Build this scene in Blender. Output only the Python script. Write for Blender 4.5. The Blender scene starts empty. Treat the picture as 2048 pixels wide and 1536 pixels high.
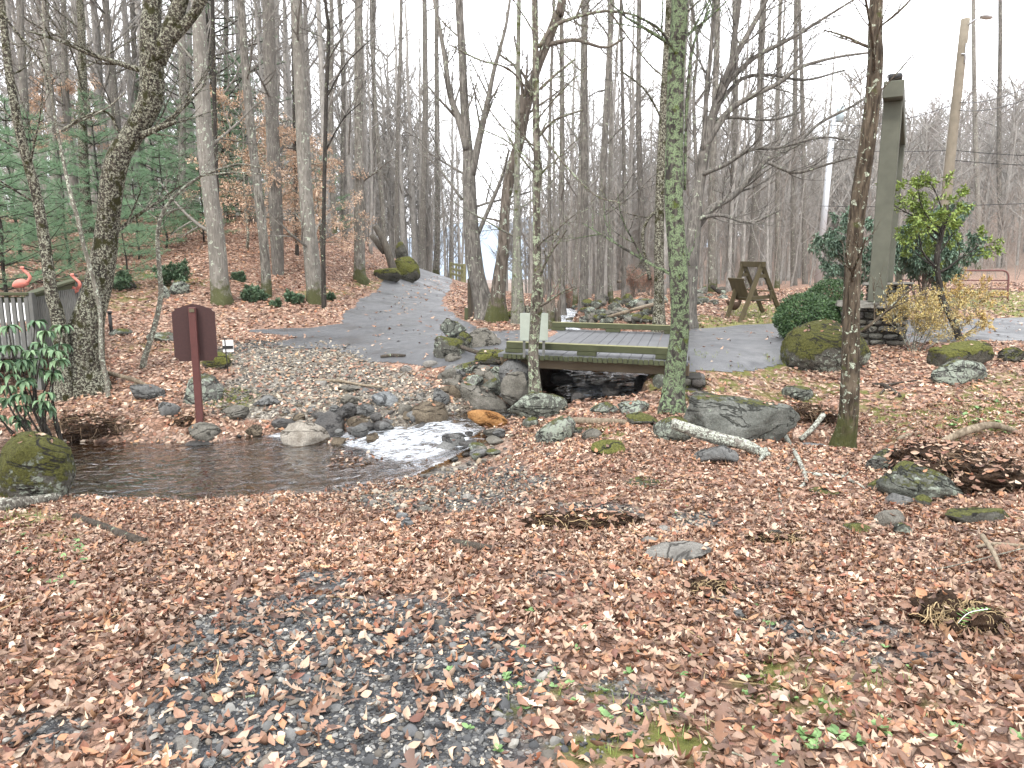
import bpy, bmesh, math, random
import numpy as np
from math import radians as R
S = bpy.context.scene
C = S.collection
# ------------------------------------------------------------------ camera, world, sun, exposure
PITCH = 9.5
CAMZ = 1.6
F = 1435.0
cd = bpy.data.cameras.new("camera"); cam = bpy.data.objects.new("camera", cd); C.objects.link(cam)
cam.location = (0, 0, CAMZ); cam.rotation_euler = (R(90-PITCH), 0, 0)
cd.sensor_width = 36; cd.lens = 36*F/2048; cd.clip_start = 0.05; cd.clip_end = 6000
S.camera = cam
W_ = bpy.data.worlds.new("World"); S.world = W_; W_.use_nodes = True
nt = W_.node_tree; nt.nodes.clear()
sk = nt.nodes.new('ShaderNodeTexSky'); sk.sky_type = 'NISHITA'; sk.sun_disc = False
sk.sun_elevation = R(48); sk.sun_rotation = R(20); sk.dust_density = 4; sk.air_density = 1.0
hs = nt.nodes.new('ShaderNodeHueSaturation'); hs.inputs['Saturation'].default_value = .18
mx = nt.nodes.new('ShaderNodeMix'); mx.data_type = 'RGBA'; mx.inputs[0].default_value = .75
mx.inputs[7].default_value = (9.6, 9.8, 10.3, 1)
bg = nt.nodes.new('ShaderNodeBackground'); bg.inputs[1].default_value = .15
wo = nt.nodes.new('ShaderNodeOutputWorld')
nt.links.new(sk.outputs[0], hs.inputs['Color']); nt.links.new(hs.outputs[0], mx.inputs[6])
nt.links.new(mx.outputs[2], bg.inputs[0]); nt.links.new(bg.outputs[0], wo.inputs[0])
sl = bpy.data.lights.new("sun", 'SUN'); sl.energy = 1.4; sl.angle = R(12); sl.color = (1, .96, .9)
so = bpy.data.objects.new("sun", sl); C.objects.link(so); so.rotation_euler = (R(42), 0, R(-20))
S.view_settings.view_transform = 'Standard'; S.view_settings.look = 'None'
S.view_settings.gamma = 1; S.view_settings.use_curve_mapping = False
S.view_settings.exposure = 1.33
S.render.engine = 'CYCLES'
S.cycles.max_bounces = 6; S.cycles.diffuse_bounces = 3; S.cycles.transparent_max_bounces = 8

# ------------------------------------------------------------------ helpers
cp, sp_ = math.cos(R(PITCH)), math.sin(R(PITCH))
def ray(px, py):
    u = (px-1024)/F; v = (768-py)/F
    return u, cp+v*sp_, -sp_+v*cp
def at(px, py, Y):
    u, a, b = ray(px, py); t = Y/a
    return np.array([u*t, Y, CAMZ+b*t])
def proj(x, y, z):
    z = z-CAMZ
    d = y*cp-z*sp_; w = y*sp_+z*cp
    d = np.where(np.abs(d) < 1e-3, 1e-3, d)
    return 1024+F*x/d, 768-F*w/d, d
def h3(ix, iy, iz):
    n = (ix*73856093) ^ (iy*19349663) ^ (iz*83492791)
    n = (n ^ (n >> 13))*1274126177
    n = n ^ (n >> 16)
    return (n & 0xffff)/65535.0
def vn(P):
    P = np.asarray(P, float); i = np.floor(P).astype(np.int64); f = P-i; f = f*f*(3-2*f)
    x, y, z = i[..., 0], i[..., 1], i[..., 2]; fx, fy, fz = f[..., 0], f[..., 1], f[..., 2]
    r = 0
    for dx in (0, 1):
        for dy in (0, 1):
            for dz in (0, 1):
                r = r+h3(x+dx, y+dy, z+dz)*(fx if dx else 1-fx)*(fy if dy else 1-fy)*(fz if dz else 1-fz)
    return r*2-1
def fbm(P, o=3):
    P = np.asarray(P, float); a = 1; r = 0; t = 0
    for k in range(o):
        r = r+a*vn(P*(2**k)+17.3*k); t += a; a *= .5
    return r/t
def fb2(x, y, s, o=3, z=0.):
    return fbm(np.stack([x*s, y*s, np.full_like(x, z)], -1), o)
def sst(a, b, x):
    t = np.clip((x-a)/(b-a), 0, 1); return t*t*(3-2*t)
def s2l(c):
    return tuple(((v/255)/12.92 if v <= 10 else ((v/255+.055)/1.055)**2.4) for v in c)

class MB:
    def __init__(s): s.v = []; s.q = []; s.t = []; s.qm = []; s.tm = []; s.c = []; s.n = 0
    def add(s, v, q=None, t=None, m=0, col=None):
        v = np.asarray(v, float).reshape(-1, 3); s.v.append(v)
        if q is not None and len(q): q = np.asarray(q, np.int64).reshape(-1, 4)+s.n; s.q.append(q); s.qm.append(np.full(len(q), m))
        if t is not None and len(t): t = np.asarray(t, np.int64).reshape(-1, 3)+s.n; s.t.append(t); s.tm.append(np.full(len(t), m))
        if col is None: col = (1, 1, 1)
        col = np.asarray(col, float)
        if col.ndim == 1: col = np.tile(col, (len(v), 1))
        s.c.append(col); s.n += len(v); return s
    def box(s, c, d, rot=None, m=0, col=None, taper=0, bev=.0):
        c = np.asarray(c, float); d = np.asarray(d, float)/2
        b = min(bev, d.min()*.9)
        if b <= 0:
            sg = np.array([[x, y, z] for z in (-1, 1) for y in (-1, 1) for x in (-1, 1)], float)
            v = sg*d
            q = [[0, 2, 3, 1], [4, 5, 7, 6], [0, 1, 5, 4], [2, 6, 7, 3], [0, 4, 6, 2], [1, 3, 7, 5]]; t = None
        else:
            v = []; idx = {}
            for x in (-1, 1):
                for y in (-1, 1):
                    for z in (-1, 1):
                        for a in range(3):
                            p = np.array([x, y, z])*(d-b); p[a] = (x, y, z)[a]*d[a]
                            idx[(x, y, z, a)] = len(v); v.append(p)
            v = np.array(v); q = []; t = []
            cy = [(-1, -1), (1, -1), (1, 1), (-1, 1)]
            for a in range(3):
                o = [k for k in range(3) if k != a]
                for sg_ in (-1, 1):
                    f = []
                    for (i, j) in cy:
                        k = [0, 0, 0]; k[a] = sg_; k[o[0]] = i; k[o[1]] = j; f.append(idx[(*k, a)])
                    q.append(f)
                for i, j in cy:
                    k1 = [0, 0, 0]; k1[o[0]] = i; k1[o[1]] = j; k1[a] = -1; k2 = list(k1); k2[a] = 1
                    q.append([idx[(*k1, o[0])], idx[(*k2, o[0])], idx[(*k2, o[1])], idx[(*k1, o[1])]])
            for x in (-1, 1):
                for y in (-1, 1):
                    for z in (-1, 1): t.append([idx[(x, y, z, 0)], idx[(x, y, z, 1)], idx[(x, y, z, 2)]])
            q2 = []
            for f in q:
                p = v[f]; n = np.cross(p[1]-p[0], p[2]-p[0])
                q2.append(f if n@p.mean(0) > 0 else f[::-1])
            t2 = []
            for f in t:
                p = v[f]; n = np.cross(p[1]-p[0], p[2]-p[0]); t2.append(f if n@p.mean(0) > 0 else f[::-1])
            q, t = q2, t2
        if rot is not None: v = v@np.asarray(rot).T
        return s.add(v+c, q, t, m, col)
    def bar(s, a, b, w, h, m=0, bev=.006, col=None, up=(0, 0, 1)):
        a = np.asarray(a, float); b = np.asarray(b, float); x = b-a; L = np.linalg.norm(x); x = x/L
        y = np.cross(up, x)
        if np.linalg.norm(y) < 1e-4: y = np.cross((0, 1, 0), x)
        y /= np.linalg.norm(y); z = np.cross(x, y)
        return s.box((a+b)/2, (L, w, h), np.stack([x, y, z], 1), m, col, bev=bev)
    def tube(s, P, rad, n=6, m=0, cap=True, noise=0, col=None, flare=None):
        P = np.asarray(P, float); k = len(P); rad = np.broadcast_to(np.asarray(rad, float), (k,))
        T = np.gradient(P, axis=0); T /= (np.linalg.norm(T, axis=1, keepdims=True)+1e-12)
        a = np.array([1., 0, 0]) if abs(T[0][0]) < .9 else np.array([0, 1., 0])
        N = np.cross(T, a); ln = np.linalg.norm(N, axis=1, keepdims=True)
        if (ln < .2).any():
            N = np.zeros_like(T); n0 = np.cross(T[0], a); n0 /= np.linalg.norm(n0)
            for i in range(k):
                n0 = n0-T[i]*(n0@T[i]); n0 /= np.linalg.norm(n0)+1e-12; N[i] = n0
        else: N = N/ln
        B = np.cross(T, N); th = np.arange(n)*2*math.pi/n
        cs = np.cos(th)[None, :, None]; sn = np.sin(th)[None, :, None]
        rr = rad[:, None, None]
        D = N[:, None]*cs+B[:, None]*sn
        if noise:
            q = D*rr*(2.2/max(rad.max(), 1e-4))+P[:, None]*1.3
            rr = rr*(1+noise*fbm(q, 2)[..., None])
        if flare is not None: rr = rr*flare[..., None]
        v = (P[:, None]+D*rr).reshape(-1, 3)
        i = np.arange(k-1)[:, None]*n; j = np.arange(n)[None]; j2 = (j+1) % n
        q = np.stack([i+j, i+j2, i+n+j2, i+n+j], -1).reshape(-1, 4)
        t = None
        if cap:
            v = np.vstack([v, P[0:1], P[-1:]]); j = np.arange(n); j2 = (j+1) % n
            t = np.vstack([np.stack([np.full(n, k*n), j2, j], 1), np.stack([np.full(n, k*n+1), (k-1)*n+j, (k-1)*n+j2], 1)])
        return s.add(v, q, t, m, col)
    def scatter(s, tv, tf, pos, Rm, sc, col, m=0):
        """copies of a template at many places, all in this one mesh"""
        N = len(pos); K = len(tv)
        sc = np.asarray(sc, float)
        if sc.ndim == 1: sc = sc[:, None]
        v = np.einsum('nij,nkj->nki', Rm, tv[None]*sc[:, None, :])+pos[:, None]
        tf = np.asarray(tf); f = (tf[None]+(np.arange(N)*K)[:, None, None]).reshape(-1, tf.shape[1])
        c = np.repeat(col, K, 0)
        if tf.shape[1] == 4: s.add(v, q=f, m=m, col=c)
        else: s.add(v, t=f, m=m, col=c)
        return s
    def mesh(s, name, mats, off=None, smooth=True):
        v = np.concatenate(s.v)
        if off is not None: v = v-np.asarray(off)
        me = bpy.data.meshes.new(name)
        q = np.concatenate(s.q) if s.q else np.zeros((0, 4), int); t = np.concatenate(s.t) if s.t else np.zeros((0, 3), int)
        mi = np.concatenate((s.qm if s.q else [])+(s.tm if s.t else []))
        me.vertices.add(len(v)); me.vertices.foreach_set('co', v.astype(np.float32).ravel())
        lo = np.concatenate([q.ravel(), t.ravel()]); me.loops.add(len(lo)); me.loops.foreach_set('vertex_index', lo.astype(np.int32))
        st = np.concatenate([np.arange(len(q))*4, len(q)*4+np.arange(len(t))*3]); me.polygons.add(len(st))
        me.polygons.foreach_set('loop_start', st.astype(np.int32))
        me.polygons.foreach_set('material_index', mi.astype(np.int32))
        me.polygons.foreach_set('use_smooth', np.full(len(st), smooth))
        for k in (mats if isinstance(mats, (list, tuple)) else [mats]): me.materials.append(k)
        a = me.color_attributes.new('Col', 'FLOAT_COLOR', 'POINT')
        cc = np.concatenate(s.c); cc = np.hstack([cc, np.ones((len(cc), 1))]) if cc.shape[1] == 3 else cc
        a.data.foreach_set('color', cc.astype(np.float32).ravel())
        me.update(calc_edges=True)
        return me
    def build(s, name, mats, parent=None, smooth=True, off=None):
        if parent is not None and off is None: off = wloc(parent)
        o = bpy.data.objects.new(name, s.mesh(name, mats, off, smooth)); C.objects.link(o)
        if parent is not None:
            o.parent = parent
        elif off is not None: o.location = off
        return o
def wloc(o):
    l = np.array(o.location)
    return l+(wloc(o.parent) if o.parent else 0)
def tag(o, label=None, cat=None, group=None, kind=None):
    if label: o['label'] = label
    if cat: o['category'] = cat
    if group: o['group'] = group
    if kind: o['kind'] = kind
    return o
def thing(name, loc, label, cat, group=None):
    o = bpy.data.objects.new(name, None); C.objects.link(o); o.location = [float(a) for a in loc]
    o.empty_display_size = .2
    return tag(o, label, cat, group)
def copy_tree(o, parent=None):
    c = o.copy(); C.objects.link(c); c.parent = parent
    for ch in o.children: copy_tree(ch, c)
    return c
def rotz(a):
    c, s = np.cos(a), np.sin(a); z = np.zeros_like(c); o = z+1
    return np.stack([np.stack([c, -s, z], -1), np.stack([s, c, z], -1), np.stack([z, z, o], -1)], -2)
def eul(rx, ry, rz):
    z = np.zeros_like(rx); o = z+1
    X = np.stack([np.stack([o, z, z], -1), np.stack([z, np.cos(rx), -np.sin(rx)], -1), np.stack([z, np.sin(rx), np.cos(rx)], -1)], -2)
    Y = np.stack([np.stack([np.cos(ry), z, np.sin(ry)], -1), np.stack([z, o, z], -1), np.stack([-np.sin(ry), z, np.cos(ry)], -1)], -2)
    return rotz(rz)@Y@X
def smooth_path(P, n):
    """Catmull-Rom through the rows of P"""
    P = np.asarray(P, float); k = len(P)
    if k < 3:
        t = np.linspace(0, 1, n)[:, None]; return P[0]*(1-t)+P[-1]*t
    E = np.vstack([2*P[0]-P[1], P, 2*P[-1]-P[-2]]); out = []
    for u in np.linspace(0, k-1-1e-6, n):
        i = int(u); f = u-i; a, b, c, d = E[i:i+4]
        out.append(.5*((2*b)+(c-a)*f+(2*a-5*b+4*c-d)*f*f+(-a+3*b-3*c+d)*f**3))
    return np.array(out)

# ------------------------------------------------------------------ materials
class M_:
    def __init__(s, name, rough=.8, spec=.3):
        s.m = bpy.data.materials.new(name); s.m.use_nodes = True; s.t = s.m.node_tree
        s.b = s.t.nodes['Principled BSDF']; s.b.inputs['Roughness'].default_value = rough
        s.b.inputs['Specular IOR Level'].default_value = spec
    def nd(s, t, **k):
        n = s.t.nodes.new(t)
        for a, b in k.items(): setattr(n, a, b)
        return n
    def ln(s, a, b): s.t.links.new(a, b); return s
    def inp(s, sock, v):
        if isinstance(v, bpy.types.NodeSocket): s.ln(v, sock)
        else:
            if hasattr(v, '__len__') and len(v) == 3 and sock.type == 'RGBA': v = (*v, 1)
            sock.default_value = v
    def co(s, kind='Object', sc=(1, 1, 1)):
        if kind == 'World': o = s.nd('ShaderNodeNewGeometry').outputs['Position']
        else: o = s.nd('ShaderNodeTexCoord').outputs[kind]
        mp = s.nd('ShaderNodeMapping'); mp.inputs['Scale'].default_value = sc; s.ln(o, mp.inputs[0]); return mp.outputs[0]
    def noise(s, scale, detail=4, vec=None, rough=.55, dist=0, col=False):
        n = s.nd('ShaderNodeTexNoise'); n.inputs['Scale'].default_value = scale; n.inputs['Detail'].default_value = detail
        n.inputs['Roughness'].default_value = rough; n.inputs['Distortion'].default_value = dist
        if vec is not None: s.ln(vec, n.inputs['Vector'])
        return n.outputs['Color' if col else 'Fac']
    def vor(s, scale, vec=None, out='Distance', feat='F1', rnd=1):
        n = s.nd('ShaderNodeTexVoronoi', feature=feat); n.inputs['Scale'].default_value = scale
        n.inputs['Randomness'].default_value = rnd
        if vec is not None: s.ln(vec, n.inputs['Vector'])
        return n.outputs[out]
    def ramp(s, fac, pts, const=False):
        n = s.nd('ShaderNodeValToRGB'); e = n.color_ramp.elements
        if const: n.color_ramp.interpolation = 'CONSTANT'
        while len(e) < len(pts): e.new(.5)
        for k, (p, c) in enumerate(pts):
            e[k].position = p; e[k].color = (c, c, c, 1) if not hasattr(c, '__len__') else (*c, 1)
        s.ln(fac, n.inputs[0]); return n.outputs[0]
    def mix(s, f, a, b, mode='MIX'):
        n = s.nd('ShaderNodeMix', data_type='RGBA', blend_type=mode)
        s.inp(n.inputs[0], f); s.inp(n.inputs[6], a); s.inp(n.inputs[7], b); return n.outputs[2]
    def math(s, op, a, b=0.):
        n = s.nd('ShaderNodeMath', operation=op); s.inp(n.inputs[0], a); s.inp(n.inputs[1], b); return n.outputs[0]
    def attr(s, name='Col', out='Color'):
        n = s.nd('ShaderNodeAttribute', attribute_name=name); return n.outputs[out]
    def sep(s, v):
        n = s.nd('ShaderNodeSeparateColor'); s.ln(v, n.inputs[0]); return n.outputs
    def nz(s):
        n = s.nd('ShaderNodeSeparateXYZ'); s.ln(s.nd('ShaderNodeNewGeometry').outputs['Normal'], n.inputs[0]); return n.outputs[2]
    def bump(s, h, st=.5, d=.02):
        n = s.nd('ShaderNodeBump'); n.inputs['Strength'].default_value = st; n.inputs['Distance'].default_value = d
        s.ln(h, n.inputs['Height']); s.ln(n.outputs[0], s.b.inputs['Normal']); return s
    def base(s, c): s.inp(s.b.inputs['Base Color'], c); return s
    def rnd(s): return s.nd('ShaderNodeObjectInfo').outputs['Random']

def flat_mat(name, c, rough=.6, var=.25, scale=8, metal=0, bump=.2):
    m = M_(name, rough); n = m.noise(scale, 5, m.co())
    m.base(m.mix(n, tuple(x*(1-var) for x in c), tuple(min(1, x*(1+var)) for x in c)))
    m.b.inputs['Metallic'].default_value = metal
    m.bump(n, bump, .005); return m.m

def bark(name, dark, light, lich=.0, lcol=(.35, .42, .28), moss=0., mcol=(.055, .06, .02), sc=1., ridge=.6, lsc=1., mossbase=0.):
    m = M_(name, .9, .15)
    v = m.co('Object', (sc, sc, sc*.16)); vi = m.co('Object')
    r = m.noise(26, 5, v, .65, .4); big = m.noise(3.5, 3, vi)
    c = m.mix(m.ramp(r, [(.38, 0), (.64, 1)]), tuple(x*.75 for x in dark), light)
    c = m.mix(m.ramp(big, [(.35, 0.), (.7, .6)]), c, tuple(x*.6 for x in dark))
    c = m.mix(m.math('MULTIPLY', m.rnd(), .5), c, tuple(x*.75 for x in light))
    if lich > 0:
        k = m.noise(9*lsc, 6, vi, .62, .6); th = .72-.32*lich
        f = m.ramp(k, [(th, 0), (th+.035, 1)])
        f2 = m.ramp(m.noise(60, 3, vi), [(.4, .25), (.55, 1)])
        lc = m.mix(m.noise(30, 2, vi), lcol, tuple(min(1, x*1.35) for x in lcol))
        c = m.mix(m.math('MULTIPLY', f, f2), c, lc)
    if moss > 0 or mossbase > 0:
        k = m.noise(6, 5, vi, .6); th = .75-.35*moss
        f = m.ramp(k, [(th, 0), (th+.08, 1)])
        if mossbase > 0:
            sx = m.nd('ShaderNodeSeparateXYZ'); m.ln(vi, sx.inputs[0])
            g = m.math('SUBTRACT', mossbase, sx.outputs[2]); g = m.math('ADD', g, m.math('MULTIPLY', m.math('SUBTRACT', k, .5), mossbase*2.5))
            g = m.ramp(m.math('DIVIDE', g, max(mossbase, .01)), [(.0, 0), (.5, .9)]); f = m.math('MAXIMUM', f, g)
        c = m.mix(f, c, m.mix(m.noise(40, 2, vi), tuple(x*.6 for x in mcol), tuple(x*1.5 for x in mcol)))
    m.base(c); m.bump(m.math('ADD', r, m.math('MULTIPLY', big, .5)), ridge, .03)
    return m.m

def rockmat(name, c1, c2, moss=0., lich=0., wet=False, mcol=(.095, .098, .03), lcol=(.42, .47, .38), strata=0.):
    c1 = tuple(x*.68 for x in c1); c2 = tuple(x*.8 for x in c2); lcol = tuple(x*.85 for x in lcol)
    m = M_(name, .35 if wet else .85, .5 if wet else .15)
    vi = m.co('Object'); vw = m.co('World')
    a = m.noise(5, 6, vw, .6); b = m.noise(45, 4, vw, .7)
    c = m.mix(m.ramp(a, [(.3, 0), (.7, 1)]), c1, c2)
    c = m.mix(m.ramp(b, [(.35, .55), (.6, 0)]), c, tuple(x*.45 for x in c1))
    if lich > 0:
        k = m.noise(17, 8, vw, .72, .5); k2 = m.noise(2.2, 3, vw); k = m.math('ADD', m.math('MULTIPLY', k, .75), m.math('MULTIPLY', k2, .25)); th = .68-.2*lich
        c = m.mix(m.ramp(k, [(th, 0), (th+.03, .85)]), c, m.mix(b, lcol, tuple(x*.7 for x in lcol)))
    if moss > 0:
        k = m.math('ADD', m.math('MULTIPLY', m.noise(3.2, 4, vw, .65), .6), m.math('MULTIPLY', m.noise(24, 6, vw, .75), .4)); th = 1.0-.52*moss
        g = m.math('ADD', k, m.math('MULTIPLY', m.nz(), .32)); f = m.ramp(g, [(th, 0), (th+.07, 1)])
        mc = m.mix(m.ramp(m.noise(38, 6, vw, .75), [(.3, 0), (.7, 1)]), tuple(x*.3 for x in mcol), tuple(x*1.9 for x in mcol))
        c = m.mix(f, c, mc)
    cr = m.noise(1.3, 5, m.co('World', (1, 1, 2.6)), .6, .7); crk = m.ramp(cr, [(.478, 1), (.492, 0), (.5, 0), (.514, 1)]); c = m.mix(crk, tuple(x*.4 for x in c1), c)
    hgt = m.math('ADD', m.math('ADD', a, m.math('MULTIPLY', m.noise(30, 7, vw, .75), .8)), m.math('MULTIPLY', crk, .5))
    if moss > 0: hgt = m.math('ADD', hgt, m.math('MULTIPLY', f, m.noise(55, 4, vw, .7)))
    m.base(c); m.bump(hgt, .9, .05)
    return m.m
# ------------------------------------------------------------------ terrain
CP = []   # x, y, z
def wp(x, y, z): CP.append((x, y, z))
def pp(px, Y, z): CP.append(((px-1024)/F*Y, Y, z))
for x in (-30, -12, -4, 4, 12, 30):
    wp(x, -25, .3); wp(x, -6, .05)
for x, z in ((-12, .1), (-6, 0), (-2, 0), (2, 0), (6, .05), (12, .4)): wp(x, 0.5, z)
for x, z in ((-9, -.3), (-4, -.17), (-1, -.15), (2, -.12), (3.5, -.08), (6, .1), (12, .6)): wp(x, 3, z)
for x, z in ((-9, -.6), (-4, -.42), (-1, -.4), (2, -.36), (3.6, -.3), (5.5, -.1), (12, .5)): wp(x, 5, z)
for x, z in ((-9, -.8), (-5, -.82), (-3.5, -.86), (-2, -.84), (-.8, -.72), (.5, -.52), (2.2, -.42), (4, -.42), (6, -.28), (12, .3)): wp(x, 7.1, z)
for x, z in ((-.6, -.84), (.3, -.6), (1.2, -.42), (2.2, -.36), (3.4, -.42), (4.6, -.5), (7.5, -.3), (13, .25)): wp(x, 8.6, z)
for x, z in ((.5, -.45), (1.3, -.3), (2.2, -.26), (3.1, -.35), (4.2, -.38), (6, -.2), (8, -.1), (14, .3)): wp(x, 9.9, z)
for x, z in ((3, .1), (4, -.0), (5.5, .0), (8, .03), (15, .3)): wp(x, 11.4, z)
# far bank, left
for x, z in ((-9, -.5), (-7, -.55), (-5.2, -.55), (-4.2, -.6), (-3, -.66), (-2, -.6), (-1.3, -.5)): wp(x, 10.5, z)
for x, z in ((-12, -.1), (-9, -.15), (-6, -.2), (-4, -.28), (-2.8, -.32), (-1.5, -.08), (-.5, .1)): wp(x, 12, z)
for x, z in ((-14, .3), (-10, .2), (-6, .05), (-4, -.04), (-2, .09), (-.6, .17), (3, .2), (5, .17), (8, .18), (12, .22), (25, .4)): wp(x, 14, z)
for x, z in ((-18, .8), (-11, .45), (-7.5, .25), (-5, .14), (-2, .15), (1, .2), (4, .2), (8, .24), (13, .3), (25, .5)): wp(x, 16.5, z)
for x, z in ((-22, 1.6), (-12, 1.1), (-8, .85), (-5.6, .55), (-3, .33), (-1, .32), (1, .2), (4, .2), (9, .3), (14, .4), (28, .7)): wp(x, 20, z)
for x, z in ((-24, 2.6), (-13, 2.2), (-9, 1.95), (-6.3, 1.45), (-5, .8), (-3, .55), (-1, .4), (1.5, .3), (5, .35), (10, .4), (17, .55), (32, .9)): wp(x, 24, z)
for x, z in ((-28, 3.6), (-15, 3.5), (-10, 3.15), (-7, 2.7), (-5.5, 1.6), (-3.4, .72), (-1, .3), (1.5, .2), (5, .35), (12, .5), (20, .7), (36, 1.2)): wp(x, 29, z)
for x, z in ((-34, 4.4), (-18, 4.1), (-11, 3.7), (-7.8, 2.9), (-6.2, 1.8), (-3.8, .95), (-1.5, .4), (1.5, -.3), (6, .3), (14, .5), (28, .9), (46, 1.6)): wp(x, 38, z)
for x, z in ((-44, 4.8), (-22, 3.6), (-12, 2.2), (-5, .7), (-1, -1.2), (2, -2), (9, 0), (20, .5), (34, 1), (60, 2.5)): wp(x, 50, z)
for x, z in ((-70, 6), (-34, 3.5), (-16, .5), (-6, -2), (2, -4), (12, -1), (26, .5), (50, 2), (80, 5)): wp(x, 70, z)
for x, z in ((-160, 9), (-80, 5), (-40, 0), (0, -9), (30, -3), (60, 1), (120, 8)): wp(x, 120, z)
for x in (-400, -150, 0, 150, 400): wp(x, 400, -12); wp(x, -300, 2)
for y in (0, 60, 150): wp(-300, y, 8); wp(300, y, 6)
CP = np.array(CP, float)
def kern(d2): return np.sqrt(d2+.15)
d2 = ((CP[:, None, :2]-CP[None, :, :2])**2).sum(-1)
n_ = len(CP); A_ = np.zeros((n_+1, n_+1)); A_[:n_, :n_] = -kern(d2)-np.eye(n_)*.0; A_[:n_, n_] = 1; A_[n_, :n_] = 1
TW = np.linalg.solve(A_, np.append(CP[:, 2], 0))
# x, y, half width, water level
STREAM = np.array([(-16, 10.4, 1.4, -.91), (-11, 9.6, 1.2, -.9), (-8, 9.1, 1.1, -.9), (-5.6, 8.75, 1.15, -.9), (-3.6, 8.6, 1.25, -.9), (-2.2, 8.85, .95, -.88),
                   (-1.55, 9.3, .6, -.82), (-1.0, 9.75, .5, -.66), (-.35, 10.35, .5, -.6), (.45, 10.8, .62, -.58), (1.15, 11.2, .92, -.56), (1.5, 12.6, .9, -.54), (1.9, 14.2, .9, -.5),
                   (1.95, 16, .75, -.4), (1.65, 18.5, .45, -.28), (1.4, 21, .35, -.15), (1.9, 25, .35, -.05), (1.9, 33, .3, -.05)])
SIDE = np.array([(-1.2, 9.75, .25, -.7), (-2.0, 10.0, .28, -.78), (-2.9, 10.12, .3, -.84), (-3.7, 9.9, .35, -.88), (-4.0, 9.4, .4, -.9)])
def poly_near(x, y, PL):
    bd = np.full(x.shape, 1e9); val = np.zeros(x.shape+(PL.shape[1]-2,)); 
    for a, b in zip(PL[:-1], PL[1:]):
        dx, dy = b[0]-a[0], b[1]-a[1]; t = np.clip(((x-a[0])*dx+(y-a[1])*dy)/(dx*dx+dy*dy), 0, 1)
        d = np.hypot(x-a[0]-t*dx, y-a[1]-t*dy); k = d < bd
        bd = np.where(k, d, bd); v = a[2:]+(b[2:]-a[2:])*t[..., None]; val = np.where(k[..., None], v, val)
    return bd, val
ROAD1 = np.array([(-4.2, 14.6, .5), (-3.2, 14.9, 1.1), (-2., 14.3, 1.5), (-.6, 13.5, 1.9), (.6, 13.3, 2.0), (3., 12.9, 2.0), (4.3, 13.6, 1.8), (6, 14.9, 1.75), (8.5, 15.4, 1.9), (12, 15.3, 2.1), (20, 15.6, 2.2), (40, 14, 2.2)])
ROAD2 = np.array([(-1.6, 14.8, 1.2), (-2.3, 16.3, 1.5), (-2.9, 18.5, 1.4), (-3.25, 21.5, 1.2), (-3.45, 25, 1.1), (-3.55, 29, 1.05), (-3.8, 34, 1.0), (-4.4, 39, 1.05), (-6.5, 44, 1.4), (-12, 50, 1.5), (-25, 58, 1.5)])
ROAD3 = np.array([(-5.6, 15.9, .25), (-4.4, 16.0, .8), (-3.2, 16.4, 1.4)])
def road_d(x, y):
    r = np.full(x.shape, 9.)
    for PL in (ROAD1, ROAD2, ROAD3):
        d, v = poly_near(x, y, PL); r = np.minimum(r, d-v[..., 0])
    return r
DITCH = np.array([(3.2, 8.5, .25, -.62), (4.2, 8.0, .3, -.62), (5.2, 7.6, .35, -.6), (7, 7.4, .4, -.5), (10, 7.6, .4, -.3)])
def base_h(x, y):
    x = np.asarray(x, float); y = np.asarray(y, float); z = np.full(x.shape, TW[-1])
    for k in range(n_): z = z-TW[k]*kern((x-CP[k, 0])**2+(y-CP[k, 1])**2)
    return z
def smin(a, b, k): h = np.clip(.5+.5*(b-a)/k, 0, 1); return b*(1-h)+a*h-k*h*(1-h)
def HT(x, y, micro=True):
    x = np.asarray(x, float); y = np.asarray(y, float); z = base_h(x, y)
    # hill on the right, far behind
    z = z+15*sst(75, 170, y+.15*x)*sst(20, 95, x-.05*y)+5*sst(60, 110, y)*sst(4, 28, x)*(1-sst(200, 400, y))
    rd = road_d(x, y)
    if micro:
        a = sst(0, .7, rd)*.9+.1
        z = z+a*(.055*fb2(x, y, .75, 3)+.022*fb2(x, y, 3.1, 2, 5.)+.008*fb2(x, y, 11, 2, 9.))
        # crusted gravel mounds and root banks
        z = z+.07*np.exp(-(((x-.72)/.38)**2+((y-6.3)/.2)**2))
    for PL, dep, sl_ in ((STREAM, .28, .9), (SIDE, .1, .8)):
        d, v = poly_near(x, y, PL)
        if PL is STREAM: sl_ = .9+6*sst(11.0, 11.5, y+.37*(x-.2))*(1-sst(15.3, 16, y+.37*(x-.2)))
        bed = v[..., 1]-dep*(1-(np.clip(d/(v[..., 0]+.01), 0, 1))**2)+np.maximum(0, d-v[..., 0])*sl_-.015
        bed = bed+(.05*fb2(x, y, 4, 2, 3.) if micro else 0)
        z = smin(z, bed, .08)
    d, v = poly_near(x, y, DITCH)
    bed = v[..., 1]-.1*(1-np.clip(d/v[..., 0], 0, 1))+np.maximum(0, d-v[..., 0])*1.1
    z = smin(z, bed, .15)
    return z
def G(px, py, y0=1.6, y1=140.):
    """where the sight line of a photo point meets the ground"""
    u, a, b = ray(px, py); Y = y0*(y1/y0)**np.linspace(0, 1, 500)
    t = Y/a; X = u*t; Z = CAMZ+b*t; h = HT(X, Y); k = np.nonzero(Z < h)[0]
    i = k[0] if len(k) else 499
    if i == 0: Yb = Y[0]
    else:
        f0 = Z[i-1]-h[i-1]; f1 = Z[i]-h[i]; w = f0/(f0-f1) if f0 != f1 else 0; Yb = Y[i-1]+(Y[i]-Y[i-1])*np.clip(w, 0, 1)
    X = u*Yb/a
    return np.array([X, Yb, float(HT(np.array([X]), np.array([Yb]))[0])])
def Hz(x, y): return float(HT(np.array([x]), np.array([y]))[0])

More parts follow.
